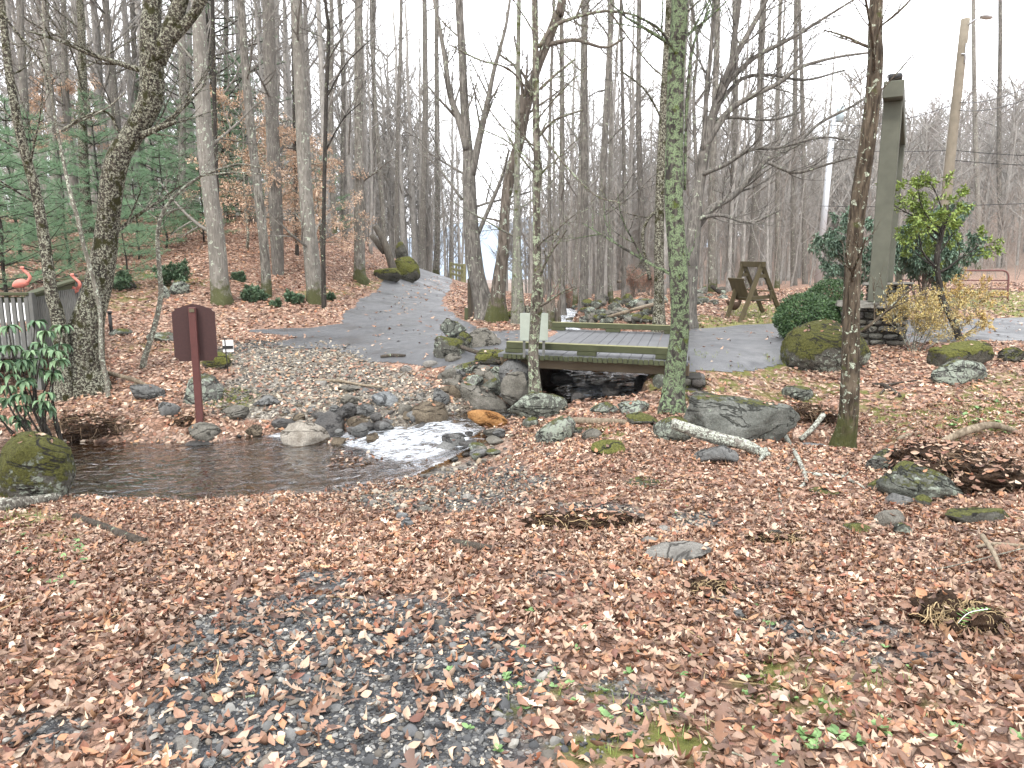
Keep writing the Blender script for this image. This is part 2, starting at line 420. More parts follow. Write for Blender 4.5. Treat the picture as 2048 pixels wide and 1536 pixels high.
# surface zones, each 0..1, from soft ellipses given in photo pixels and laid on the ground
def zone(px, py, L, nz, k=.55):
    r = np.zeros(px.shape)
    for e in L:
        cx, cy, rx, ry = e[:4]; w = e[4] if len(e) > 4 else 1
        q = ((px-cx)/rx)**2+((py-cy)/ry)**2
        r = np.maximum(r, w*np.clip(1.35-q, 0, 1))
    return sst(.25, .75, r+nz*k*(r > 0.02))
GRAV = [(700, 1390, 430, 180), (600, 1265, 260, 100), (640, 1165, 90, 40, .8), (820, 1250, 150, 60, .7), (760, 1500, 440, 90), (1180, 1470, 120, 40, .6), (60, 1450, 120, 60, .6),
        (1680, 1265, 220, 30, .7), (1830, 1310, 160, 30, .7), (1200, 1030, 110, 30, .9), (1400, 1040, 70, 22, .8), (830, 1000, 300, 30, .65), (960, 960, 160, 40, .65),
        (1450, 1180, 90, 30, .5), (1200, 1160, 150, 30, .5), (1250, 1400, 140, 50, .5)]
BAR = [(620, 790, 240, 62), (700, 760, 160, 40), (560, 740, 110, 50), (780, 820, 190, 50), (640, 715, 110, 20, .9), (1340, 735, 60, 20, .0)]
DIRTG = [(520, 705, 140, 26), (620, 700, 110, 18)]
MOSS = [(1450, 730, 150, 50, .95), (1400, 770, 110, 45, .95), (1570, 780, 110, 30, .7), (1900, 850, 200, 45, .6), (2000, 800, 100, 60, .6), (430, 720, 40, 20, .9), (460, 800, 60, 25, .8), (1500, 790, 80, 20, .5), (640, 590, 70, 12, .8), (740, 570, 50, 14, .8),
        (800, 560, 60, 22, .7), (300, 560, 120, 30, .6), (250, 590, 80, 40, .6), (1180, 870, 90, 22, .5), (300, 690, 90, 20, .5), (1230, 1500, 220, 50, .7), (60, 1060, 120, 50, .6), (1150, 1420, 200, 60, .55), (1650, 1380, 250, 60, .5), (560, 800, 30, 20, .4),
        (1750, 800, 80, 30, .45)]
LAWN = [(1480, 655, 110, 13), (1560, 640, 90, 30, .9), (1520, 622, 80, 14, .9), (1960, 600, 110, 22), (2040, 610, 90, 26), (1400, 640, 60, 12, .6)]
FLOORG = [(250, 480, 260, 90, .6), (60, 500, 120, 90, .8)]
def zones(x, y, z):
    px, py, d = proj(x, y, z); ok = (d > .5) & (px > -500) & (px < 2600)
    nz = fb2(x, y, 1.6, 3, 2.); nf = fb2(x, y, 6, 2, 4.)
    n = nz*.7+nf*.5
    g = zone(px, py, GRAV, n)*ok; b = zone(px, py, BAR, n)*ok; dg = zone(px, py, DIRTG, n)*ok
    m = zone(px, py, MOSS, n*1.5)*ok; l = zone(px, py, LAWN, n*.6)*ok
    return g, b, dg, m, l

def axis(a0, a1, step, lo, hi, g=1.09):
    c = list(np.arange(a0, a1+1e-6, step)); s = step; v = a1
    while v < hi: s *= g; v += s; c.append(v)
    s = step; v = a0; pre = []
    while v > lo: s *= g; v -= s; pre.append(v)
    return np.array(pre[::-1]+c)
XS = axis(-10.5, 10.5, .065, -700, 700, 1.055); YS = axis(1.2, 17.5, .065, -250, 1300, 1.045)
gx, gy = np.meshgrid(XS, YS); gz = HT(gx, gy)
tg, tb, tdg, tm, tl = zones(gx, gy, gz)
rdg = road_d(gx, gy)
sd, sv = poly_near(gx, gy, STREAM); under = sst(-.02, .25, sv[..., 1]+.12-gz)*(sd < 3)
gravel_m = np.maximum(tg, tdg); bar_m = tb
cols = np.stack([gravel_m, np.maximum(bar_m, under*.6), np.clip(tm, 0, 1)], -1).reshape(-1, 3)
ny, nx = gx.shape
ii = np.arange(ny-1)[:, None]*nx+np.arange(nx-1)[None]
quads = np.stack([ii, ii+1, ii+nx+1, ii+nx], -1)
gv = np.stack([gx, gy, gz], -1).reshape(-1, 3)

gm = M_('leafy_soil', .9, .15)
vw = gm.co('World'); 
cell = gm.vor(17, vw, 'Color'); cs = gm.sep(cell)
leafc = gm.ramp(cs[0], [(0, (.11, .06, .042)), (.3, (.27, .155, .105)), (.6, (.37, .235, .17)), (.85, (.5, .36, .28)), (1, (.3, .13, .08))])
ed = gm.vor(17, vw, 'Distance', 'DISTANCE_TO_EDGE')
leafc = gm.mix(gm.ramp(ed, [(0, .75), (.12, 0)]), leafc, (.04, .025, .018))
soiln = gm.noise(14, 5, vw); soil = gm.mix(soiln, (.035, .025, .018), (.12, .075, .05))
big = gm.noise(.9, 4, vw)
gcol = gm.mix(gm.ramp(big, [(.3, .25), (.55, 0)]), leafc, soil)
at_ = gm.sep(gm.attr())
gr = gm.vor(48, vw, 'Color'); grs = gm.sep(gr)
gravc = gm.ramp(grs[1], [(0, (.028, .03, .033)), (.5, (.07, .073, .076)), (.85, (.14, .14, .135)), (1, (.3, .29, .27))])
gravc = gm.mix(gm.ramp(gm.vor(48, vw, 'Distance', 'DISTANCE_TO_EDGE'), [(0, .85), (.1, 0)]), gravc, (.018, .017, .016))
gcol = gm.mix(at_[0], gcol, gravc)
br = gm.vor(26, vw, 'Color'); brs = gm.sep(br)
barc = gm.ramp(brs[1], [(0, (.09, .078, .066)), (.5, (.2, .18, .15)), (1, (.36, .33, .28))])
barc = gm.mix(gm.ramp(gm.vor(26, vw, 'Distance', 'DISTANCE_TO_EDGE'), [(0, .8), (.12, 0)]), barc, (.05, .045, .04))
gcol = gm.mix(at_[1], gcol, barc)
mo = gm.mix(gm.noise(30, 4, vw), (.045, .05, .012), (.17, .175, .05))
mf = gm.math('MULTIPLY', at_[2], gm.ramp(gm.noise(5, 5, vw), [(.4, 0), (.55, 1)]))
gcol = gm.mix(mf, gcol, mo)
law = gm.mix(gm.noise(18, 4, vw), (.10, .12, .03), (.27, .25, .10))
gcol = gm.mix(gm.math('MULTIPLY', gm.attr('lawn', 'Fac'), .85), gcol, law)
# bare clay where banks are steep
gcol = gm.mix(gm.ramp(gm.nz(), [(.62, .85), (.8, 0)]), gcol, gm.mix(soiln, (.022, .015, .011), (.065, .042, .028)))
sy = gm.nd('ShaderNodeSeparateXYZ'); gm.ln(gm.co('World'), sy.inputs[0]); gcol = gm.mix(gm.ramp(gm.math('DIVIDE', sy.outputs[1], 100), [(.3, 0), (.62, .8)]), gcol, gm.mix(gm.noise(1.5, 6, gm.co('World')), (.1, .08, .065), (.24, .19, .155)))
gm.base(gcol); gm.bump(gm.math('ADD', gm.math('MULTIPLY', ed, 1.2), gm.noise(60, 3, vw)), .7, .03)
GROUND = gm.m
b = MB(); b.add(gv, quads.reshape(-1, 4), col=cols)
ground = b.build('ground', GROUND); tag(ground, kind='structure')
a = ground.data.attributes.new('lawn', 'FLOAT', 'POINT'); a.data.foreach_set('value', tl.ravel().astype(np.float32))

# road: its own sheet, 8 mm above the ground
e_ = rdg+.18*fb2(gx, gy, 1.5, 3, 7.)
cell_d = (e_[:-1, :-1]+e_[1:, 1:])/2
BA = np.array([-.07, 11.4]); BE = np.array([.9363, -.3512]); BN = np.array([.235, .965]); BQ = np.linalg.inv(np.stack([BE, BN], 1))
cxm = (gx[:-1, :-1]+gx[1:, 1:])/2; cym = (gy[:-1, :-1]+gy[1:, 1:])/2
bs = (cxm-BA[0])*BQ[0, 0]+(cym-BA[1])*BQ[0, 1]; bt = (cxm-BA[0])*BQ[1, 0]+(cym-BA[1])*BQ[1, 1]
onb = (bs > -.02) & (bs < 2.72) & (bt > -.6) & (bt < 6)
inr = (cell_d < 0) & ~onb & (cym < 70) & (np.abs(cxm) < 60)
rq = quads[inr].reshape(-1, 4); un, inv = np.unique(rq, return_inverse=True)
rm = M_('worn_asphalt', .62, .4); vw = rm.co('World')
n1 = rm.noise(1.1, 5, vw); n2 = rm.noise(70, 3, vw); n3 = rm.noise(6, 5, vw, .6, .5)
rc = rm.mix(rm.ramp(n1, [(.3, 0), (.7, 1)]), (.055, .057, .06), (.115, .118, .122))
rc = rm.mix(rm.ramp(rm.noise(2.2, 6, rm.co('World'), .7), [(.5, 0), (.62, .7)]), rc, (.05, .052, .056)); rc = rm.mix(rm.ramp(n2, [(.42, .6), (.6, 0)]), rc, (.05, .05, .052)); rc = rm.mix(rm.ramp(n3, [(.55, 0), (.7, .45)]), rc, (.16, .16, .16))
rm.base(rc); rm.inp(rm.b.inputs['Roughness'], rm.ramp(n1, [(.35, .28), (.6, .65)])); rm.bump(n2, .5, .01)
ROADM = rm.m
b = MB(); b.add(gv[un]+np.array([0, 0, .008]), inv.reshape(-1, 4))
tag(b.build('road', ROADM), kind='structure')

# water
wm = M_('stream_water', .04, .6); vw = wm.co('World')
fo = wm.attr('foam_glint', 'Fac')
wv = wm.co('World', (1, 1.6, 1))
w1 = wm.noise(2.6, 2, wv, .45, 1.6); w2 = wm.noise(13, 2, wv, .5, .8)
bn = wm.nd('ShaderNodeBump'); bn.inputs['Strength'].default_value = .6; bn.inputs['Distance'].default_value = .07
wm.ln(wm.math('ADD', w1, wm.math('MULTIPLY', w2, .07)), bn.inputs['Height'])
gl = wm.nd('ShaderNodeBsdfGlossy'); gl.inputs['Roughness'].default_value = .05; gl.inputs['Color'].default_value = (.95, .97, 1, 1)
tr = wm.nd('ShaderNodeBsdfTransparent'); tr.inputs['Color'].default_value = (.5, .36, .2, 1)
fr = wm.nd('ShaderNodeFresnel'); fr.inputs['IOR'].default_value = 1.4
ms = wm.nd('ShaderNodeMixShader'); wm.ln(bn.outputs[0], gl.inputs['Normal']); wm.ln(bn.outputs[0], fr.inputs['Normal'])
wm.ln(wm.ramp(fr.outputs[0], [(0, .02), (.22, .5), (.6, .9)]), ms.inputs[0]); wm.ln(tr.outputs[0], ms.inputs[1]); wm.ln(gl.outputs[0], ms.inputs[2])
ff = wm.math('MULTIPLY', fo, wm.ramp(wm.noise(7, 7, wm.co('World', (.8, 2.2, 1)), .72, 1.), [(.42, 0), (.66, 1)]))
df = wm.nd('ShaderNodeBsdfPrincipled'); df.inputs['Base Color'].default_value = (.7, .74, .78, 1); df.inputs['Roughness'].default_value = .4
wm.ln(bn.outputs[0], df.inputs['Normal'])
ms2 = wm.nd('ShaderNodeMixShader'); wm.ln(ff, ms2.inputs[0]); wm.ln(ms.outputs[0], ms2.inputs[1]); wm.ln(df.outputs[0], ms2.inputs[2])
wm.ln(ms2.outputs[0], wm.t.nodes['Material Output'].inputs[0])
WATER = wm.m
def water_level(x, y):
    d, v = poly_near(x, y, STREAM); d2_, v2 = poly_near(x, y, SIDE)
    k = (d2_-v2[..., 0]) < (d-v[..., 0]); return np.where(k, v2[..., 1], v[..., 1]), np.minimum(d-v[..., 0], d2_-v2[..., 0])
wx, wy = np.meshgrid(np.arange(-12, 4, .035), np.arange(7, 27, .035)); wz, wd = water_level(wx, wy)
for _ in range(6):
    wz[1:-1, 1:-1] = (wz[:-2, 1:-1]+wz[2:, 1:-1]+wz[1:-1, :-2]+wz[1:-1, 2:])/4
sl2 = np.hypot(*np.gradient(wz, .035)); foam_glint = sst(.07, .2, sl2)
wpx, wpy, _d = proj(wx, wy, wz)
foam_glint = np.maximum(foam_glint*.0, zone(wpx, wpy, [(850, 862, 95, 24), (765, 880, 90, 24), (815, 905, 75, 18), (905, 872, 45, 24), (900, 925, 45, 12, .55), (450, 866, 32, 9, .95), (560, 868, 34, 9, .95), (1220, 745, 120, 22, 1), (1230, 775, 110, 20, .9), (1130, 610, 60, 30, .8)], fb2(wx, wy, 5, 3)*.8, .6))  # ellipses under the bridge paint bright sky glint, the others foam
foam_glint = np.maximum(foam_glint, .95*sst(16, 18, wy))
wz = wz+foam_glint*(.05*fb2(wx*.7, wy*1.5, 5, 3, 1.))+.006*fb2(wx, wy, 6, 2, 3.)
hh = HT(wx, wy)
keep = ((wz-hh)[:-1, :-1] > -.06) & (wd[:-1, :-1] < .45)
ny2, nx2 = wx.shape; ii = np.arange(ny2-1)[:, None]*nx2+np.arange(nx2-1)[None]
wq = np.stack([ii, ii+1, ii+nx2+1, ii+nx2], -1)[keep].reshape(-1, 4); un, inv = np.unique(wq, return_inverse=True)
b = MB(); b.add(np.stack([wx, wy, wz], -1).reshape(-1, 3)[un], inv.reshape(-1, 4))
stream = b.build('stream', WATER); tag(stream, kind='structure')
a = stream.data.attributes.new('foam_glint', 'FLOAT', 'POINT'); a.data.foreach_set('value', foam_glint.ravel()[un].astype(np.float32))
# ------------------------------------------------------------------ trees
rng = np.random.default_rng(7)
GREY = bark('grey_bark', (.075, .068, .06), (.24, .222, .195), lich=.35, lcol=(.3, .33, .25), ridge=.7)
POPLAR = bark('pale_bark', (.11, .1, .085), (.29, .27, .235), lich=.4, lcol=(.34, .38, .3), ridge=.5, mossbase=.55)
MOSSY = bark('mossy_bark', (.014, .012, .01), (.095, .08, .062), lich=.7, lcol=(.25, .25, .19), moss=.6, mcol=(.03, .029, .011), ridge=1.2, lsc=3.4)
LICH = bark('lichen_bark', (.025, .023, .02), (.11, .1, .085), lich=.8, lcol=(.15, .2, .11), moss=.4, ridge=1.6, lsc=1.7, mcol=(.07, .09, .02))
ROUGH = bark('rough_bark', (.045, .036, .028), (.2, .17, .14), lich=.4, lcol=(.3, .34, .27), moss=.3, ridge=1.3, sc=.7, mossbase=.6)
DARKB = bark('dark_bark', (.018, .016, .014), (.075, .066, .056), lich=.35, ridge=.8)
SAPL = bark('sapling_bark', (.08, .07, .055), (.24, .22, .18), lich=.6, lcol=(.36, .39, .31), moss=.2, lsc=2.5)
FARB = bark('glare_paled_bark', (.2, .187, .168), (.42, .4, .368), lich=.3, lcol=(.3, .33, .26), ridge=.4)  # paler than the near barks: glare over the far trees put into the colour
TWIG = flat_mat('twig_bark', (.17, .145, .12), .9, .3)

def rvec(r): v = r.normal(size=3); return v/np.linalg.norm(v)
def grow(mb, r, p, d, L, rad, lvl, mx, nb=(6, 5, 4), up=.12, wig=.16, sides=(5, 4, 3, 3), t0=.2, ratio=.55, m=0, ends=None, ang=(28, 58)):
    n = 5 if lvl == 0 else 4 if lvl < mx else 3
    P = [np.array(p, float)]; d = np.array(d, float); d /= np.linalg.norm(d)
    for k in range(n):
        d = d+rvec(r)*wig+np.array([0, 0, up]); d /= np.linalg.norm(d); P.append(P[-1]+d*L/n)
    P = np.array(P); rr = rad*np.linspace(1, .3 if lvl < mx else .35, n+1)
    mb.tube(P, rr, sides[min(lvl, 3)], m=m, cap=False)
    if ends is not None and lvl >= mx-1: ends.append((P[-1], d)); ends.append((P[len(P)//2], d))
    if lvl < mx:
        k = nb[min(lvl, len(nb)-1)]
        for i in range(k):
            t = t0+(1-t0)*(i+r.random())/k; u = min(t*n, n-1e-3); j = int(u); q = P[j]+(P[j+1]-P[j])*(u-j)
            T = P[j+1]-P[j]; T /= np.linalg.norm(T)
            a = R(r.uniform(*ang)); s = np.cross(T, rvec(r)); s /= np.linalg.norm(s)+1e-9
            nd = T*math.cos(a)+s*math.sin(a)
            grow(mb, r, q, nd, L*ratio*r.uniform(.7, 1.15)*(1.1-.45*t), max(rad*(1-.65*t)*.6, .003), lvl+1, mx, nb, up, wig, sides, t0, ratio, m, ends, ang)

def wood_tree(seed, H, r0, nbr, lean=.03, first=.35, forks=0, mx=2, nb=(4, 4), blen=.2):
    """trunk and crown of a tall forest tree, standing at the origin"""
    r = np.random.default_rng(seed)
    t = MB(); c = MB(); n = 14
    h = np.linspace(0, H, n); off = np.cumsum(r.normal(0, lean*H/n, (n, 2)), 0); off -= off[0]
    P = np.column_stack([off+h[:, None]*r.normal(0, lean, 2), h]); P[0, 2] = -.3
    rad = r0*(1-.78*(h/H)**1.1); rad[0] *= 1.55; rad[0] = max(rad[0], .02)
    P = smooth_path(P, 24); rad = np.interp(np.linspace(0, 1, 24), np.linspace(0, 1, n), rad); rad[1] *= 1.05
    t.tube(P, rad, 10, noise=.12)
    for k in range(nbr):
        u = first+(1-first)*(k+r.random())/nbr; j = min(int(u*23), 22); q = P[j]
        az = r.uniform(0, 2*math.pi); e = R(r.uniform(25, 62)) if u < .8 else R(r.uniform(50, 75))
        d = (math.cos(az)*math.cos(e), math.sin(az)*math.cos(e), math.sin(e))
        grow(c, r, q, d, H*blen*r.uniform(.6, 1.2)*(1.25-.6*u), rad[j]*.42, 1, mx+1, nb=(0,)+nb, up=.13, wig=.14, t0=.25)
    return t, c

def crown_wrap(name, t, c, mat, loc, label, cat='tree', group=None, cm=None):
    o = thing(name, loc, label, cat, group)
    for mb, nm, mt in ((t, 'trunk', mat), (c, 'crown', cm or mat)):
        if mb is not None and mb.v:
            w = mb.build(nm, mt, None); w.parent = o
    return o

def traced(name, label, pts, mat, limbs=(), twigs=6, tl=1.4, ext=9, Y=None, seed=0, sides=16, noise=.1, cat='tree', base=None, side_az=None, first=.25, group=None, flare=0, tr=.35):
    """a tree whose trunk follows a line of photo points (x, y, width in photo pixels), standing at its real distance"""
    r = np.random.default_rng(seed+100)
    if Y is None:
        g = G(*(base or pts[0][:2])); Y = g[1]
    px = np.array(pts, float)
    W3 = np.array([at(a, b_, Y) for a, b_, _ in px]); dep = np.array([ray(a, b_) for a, b_, _ in px])
    dist = Y/dep[:, 1]; rad = px[:, 2]/2*dist/F*.88
    g0 = np.array([W3[0][0], Y, Hz(W3[0][0], Y)])
    zb = min(W3[0][2], g0[2])-.25; b0 = W3[0].copy(); b0[2] = zb; W3 = np.vstack([b0, W3]); rad = np.append(rad[0]*1.08, rad)
    if ext > 0:   # the part of the trunk above the picture
        d = W3[-1]-W3[-2]; d /= np.linalg.norm(d); d = d*.6+np.array([0, .03, .8]); d /= np.linalg.norm(d)
        for k in (.35, .7, 1.):
            W3 = np.vstack([W3, W3[-1]+d*ext*.33]); rad = np.append(rad, rad[-1]*.72)
    n = max(14, len(W3)*5); P = smooth_path(W3, n); rr = np.interp(np.linspace(0, 1, n), np.linspace(0, 1, len(rad)), rad)
    P[:, 1] += .05*np.sin(np.arange(n)*.25+seed)*np.clip(np.arange(n)/6-.5, 0, 1)
    o = thing(name, g0, label, cat, group)
    t = MB(); fl = None
    if flare:
        th = np.arange(sides)*2*math.pi/sides; k = np.exp(-(P[:, 2]-g0[2]).clip(0)/.28)
        fl = 1+flare*k[:, None]*(.45+.55*np.cos(th*4+seed))[None]
    t.tube(P, rr, sides, noise=noise, flare=fl); t.build('trunk', mat, o)
    c = MB()
    for L in limbs:
        a = np.array(L[0] if isinstance(L, tuple) and isinstance(L[0], list) else L, float); dy = L[1] if isinstance(L, tuple) and isinstance(L[0], list) else 0
        k = len(a); Ys = Y+dy*np.linspace(0, 1, k)
        q = np.array([at(a[i, 0], a[i, 1], Ys[i]) for i in range(k)]); wr = a[:, 2]/2*Y/F
        m_ = max(8, k*4); q2 = smooth_path(q, m_); w2 = np.interp(np.linspace(0, 1, m_), np.linspace(0, 1, k), wr)
        c.tube(q2, w2, 9 if w2[0] > .03 else 5, noise=.06, cap=True)
        LL = np.linalg.norm(q[-1]-q[0]); nn = int(3+LL*tr*6)
        for i in range(nn):
            j = r.integers(m_//5, m_-1); T = q2[j+1]-q2[j]; T /= np.linalg.norm(T)+1e-9
            dd = T*.8+rvec(r)*.75+np.array([0, 0, .15])
            grow(c, r, q2[j], dd, tl*r.uniform(.4, 1.1)*min(1, .4+w2[j]*14), max(w2[j]*.42, .004), 2, 4, nb=(0, 0, 4, 3), up=.1, wig=.17)
    for i in range(twigs):
        u = first+(1-first)*r.random()**.8; j = min(int(u*n), n-2)
        az = r.uniform(0, 2*math.pi); e = R(r.uniform(15, 50)); d = (math.cos(az)*math.cos(e), math.sin(az)*math.cos(e), math.sin(e))
        grow(c, r, P[j], d, tl*r.uniform(.6, 1.5), max(rr[j]*.28, .006), 1, 3, nb=(0, 5, 4), up=.06, wig=.17)
    if c.v: c.build('crown', mat, o)
    return o

TR = 'bare_tree'; SLIMG = bark('slim_green_bark', (.08, .075, .06), (.25, .24, .2), lich=.5, lcol=(.22, .27, .17), moss=.5, lsc=2)
traced('leaning_tree', 'thick mossy tree leaning right, forked high up, beside the wooden deck', [(160, 745, 104), (166, 705, 90), (178, 645, 68), (193, 585, 58), (203, 520, 54), (212, 450, 48), (225, 380, 46), (241, 310, 46), (260, 273, 46), (294, 205, 50), (303, 140, 54), (306, 95, 52), (306, 50, 44), (304, 0, 40)], MOSSY,
       [[(310, 118, 42), (335, 75, 33), (352, 30, 29), (362, 0, 26), (375, -60, 24), (385, -160, 18)], [(340, 78, 24), (378, 40, 19), (405, 0, 17), (430, -70, 13)], [(278, 272, 14), (318, 256, 10), (352, 243, 8)],
        ([(250, 290, 6), (215, 225, 4), (165, 235, 4), (122, 262, 3)], -.6)], twigs=7, Y=11.3, seed=1, sides=26, noise=.16, flare=.42, ext=5)
traced('leaning_tree', 'thin moss-speckled tree leaning left in front of the wooden deck', [(118, 650, 30), (108, 590, 27), (98, 540, 25), (80, 450, 23), (65, 370, 21), (48, 290, 20), (28, 180, 18), (12, 100, 17), (0, 20, 15)], MOSSY,
       [[(5, 25, 6), (30, 60, 5), (80, 120, 4), (98, 180, 3)]], twigs=10, Y=10.9, seed=2, ext=5)
traced('sapling', 'crooked thin sapling rising against the thick leaning mossy trunk', [(212, 748, 10), (204, 700, 9), (199, 640, 9), (191, 590, 10), (168, 490, 9), (160, 440, 9), (140, 380, 8), (125, 330, 7), (108, 240, 6), (100, 150, 5)], SAPL, [[(125, 260, 6), (150, 245, 5), (175, 235, 4), (215, 215, 3), (250, 185, 3)]], twigs=10, tl=.8, seed=3, Y=11.0, ext=2)
traced('sapling', 'crooked lichen-covered sapling arching right above the brown sign board', [(288, 728, 14), (300, 680, 12), (318, 600, 11), (319, 540, 10), (318, 470, 9), (330, 420, 8), (360, 380, 7), (400, 352, 6), (432, 342, 5)], SAPL,
       [[(320, 432, 5), (350, 420, 4), (380, 415, 3)], [(400, 352, 4), (470, 345, 3), (540, 350, 2)], [(432, 340, 4), (480, 328, 3), (530, 338, 2)]], twigs=5, tl=.8, seed=4, ext=0, Y=12.2)
traced(TR, 'straight pale poplar trunk left of the ivy clump, mossy at its foot', [(444, 606, 46), (438, 570, 40), (432, 480, 37), (424, 400, 35), (412, 300, 34), (402, 150, 32), (394, 0, 30)], POPLAR, twigs=5, seed=5, tl=2, flare=.2)
traced(TR, 'slender pale trunk standing right behind the large ivy clump', [(533, 594, 24), (528, 500, 21), (519, 400, 20), (505, 280, 19), (490, 130, 18), (480, 0, 17)], POPLAR, twigs=9, seed=6, tl=1.8)
traced(TR, 'brown-grey trunk behind the tan-leaved beech twigs', [(556, 548, 26), (554, 480, 29), (548, 300, 29), (541, 150, 28), (535, 0, 27)], GREY, twigs=6, seed=7, tl=2)
traced(TR, 'thick pale poplar trunk beside the thin dark trunk', [(632, 606, 42), (625, 520, 35), (613, 400, 31), (601, 200, 28), (592, 0, 26)], POPLAR, twigs=6, seed=8, tl=2, flare=.22)
traced(TR, 'thin dark trunk touching the thick pale poplar', [(648, 604, 12), (648, 450, 9), (652, 200, 9), (656, 60, 8), (651, 0, 7)], DARKB, [[(652, 300, 4), (685, 240, 3), (722, 205, 2)], [(650, 200, 4), (690, 130, 3), (740, 80, 2)]], twigs=10, seed=9, tl=1.5, Y=19.3)
traced(TR, 'straight pale trunk with a hollow mossy foot, nearest the left side of the drive', [(722, 562, 34), (719, 530, 25), (718, 350, 22), (717, 150, 20), (718, 0, 18)], POPLAR, twigs=6, seed=10, tl=2, flare=.2)
traced(TR, 'thin dark hemlock-like trunk close behind the straight pale poplar', [(440, 560, 12), (434, 420, 9), (430, 280, 9), (428, 120, 9), (426, 0, 8)], DARKB, twigs=20, seed=11, tl=1.4, Y=21, first=.45)
traced(TR, 'dark thin trunk on the leafy slope behind the big white-barked poplars', [(594, 500, 9), (592, 430, 8), (590, 300, 8), (588, 150, 7)], DARKB, twigs=8, seed=12, Y=25)
traced(TR, 'grey forked tree with a spreading lichen base, left of the rough leaning snag', [(972, 628, 48), (960, 580, 40), (950, 530, 37), (942, 450, 33), (938, 342, 27), (933, 273, 21), (928, 200, 19), (924, 100, 18), (918, 0, 18)], GREY,
       [[(935, 300, 17), (918, 240, 13), (900, 190, 11), (890, 120, 9), (880, 60, 8), (868, 0, 6)], [(943, 350, 16), (960, 270, 13), (975, 205, 11), (988, 140, 8), (1010, 60, 6), (1020, 0, 5)], [(955, 470, 9), (985, 400, 8), (1005, 350, 6), (1018, 300, 4)], [(925, 400, 6), (880, 340, 4), (850, 310, 3)], [(930, 255, 5), (880, 200, 4), (845, 160, 3)]], twigs=8, seed=13, flare=.25, tl=1.3, Y=18)
traced(TR, 'rough dark-barked leaning tree with a broken top beside its upright limb', [(993, 632, 50), (998, 570, 31), (1007, 500, 27), (1010, 410, 23), (1022, 342, 25), (1042, 273, 23), (1053, 212, 22), (1070, 150, 18), (1092, 90, 21), (1114, 30, 22), (1124, 0, 21)], ROUGH,
       [[(1048, 230, 22), (1047, 205, 22), (1046, 190, 18)], [(1092, 90, 10), (1150, 80, 7), (1210, 95, 5), (1250, 75, 4)], [(1063, 180, 6), (1040, 140, 5), (1000, 110, 3)]], twigs=5, seed=14, flare=.2, noise=.22, Y=17.6)
traced(TR, 'slim lichen-green trunk just right of the rough leaning tree', [(1036, 630, 32), (1034, 560, 25), (1033, 500, 18), (1034, 400, 14), (1035, 200, 11), (1038, 0, 9)], SLIMG, twigs=8, seed=15, Y=16.8, flare=.2)
traced(TR, 'slim tree growing from the grey rock before the bridge, bulging at half height', [(1070, 790, 32), (1068, 740, 26), (1067, 700, 24), (1071, 640, 26), (1074, 600, 28), (1077, 562, 27), (1074, 520, 19), (1073, 400, 16), (1076, 345, 20), (1074, 310, 16), (1072, 250, 16), (1071, 100, 14), (1070, 0, 14)], bark('slim_bark', (.05, .042, .034), (.19, .165, .135), lich=.62, lcol=(.24, .28, .19), moss=.45, lsc=1.8, ridge=.8),
       [[(1078, 95, 9), (1105, 55, 8), (1150, 35, 6), (1220, 22, 5), (1290, 40, 3), (1335, 90, 2)], [(1152, 34, 4), (1165, 0, 4), (1175, -40, 3)], ([(1076, 275, 6), (1110, 240, 4), (1165, 220, 3)], -.5), [(1080, 178, 6), (1110, 150, 5), (1150, 118, 4)], ([(1078, 260, 4), (1130, 330, 4), (1190, 390, 3), (1240, 405, 2)], -.8), ([(1219, 22, 4), (1260, 80, 3), (1300, 130, 3), (1340, 165, 2)], .4),
        ([(1070, 200, 4), (1020, 140, 4), (960, 120, 3), (900, 90, 2)], -.6), ([(1070, 330, 3), (1010, 280, 3), (940, 250, 2)], .5)], twigs=10, seed=16, Y=10.0, tl=1., tr=.5)
traced(TR, 'trunk covered in pale green lichen standing right of the bridge opening', [(1344, 822, 64), (1347, 795, 54), (1352, 740, 47), (1359, 650, 42), (1355, 540, 42), (1348, 400, 41), (1351, 250, 39), (1355, 100, 38), (1358, 0, 37)], LICH,
       [[(1370, 380, 6), (1372, 250, 6), (1378, 150, 6), (1390, 80, 5), (1420, 20, 4)], ([(1360, 120, 7), (1320, 60, 5), (1270, 30, 4)], -.5)], twigs=8, seed=17, flare=.22, sides=24, tl=1.1)
traced(TR, 'dark mossy trunk close behind the lichen-green tree', [(1318, 655, 32), (1319, 600, 24), (1318, 500, 21), (1319, 400, 21), (1326, 250, 21), (1336, 100, 21), (1341, 0, 20)], MOSSY, [[(1316, 420, 7), (1295, 440, 6), (1285, 480, 6), (1300, 560, 8)], ([(1325, 240, 5), (1290, 180, 4), (1240, 140, 3)], -.5)], twigs=6, seed=18, Y=15.6, flare=.2)
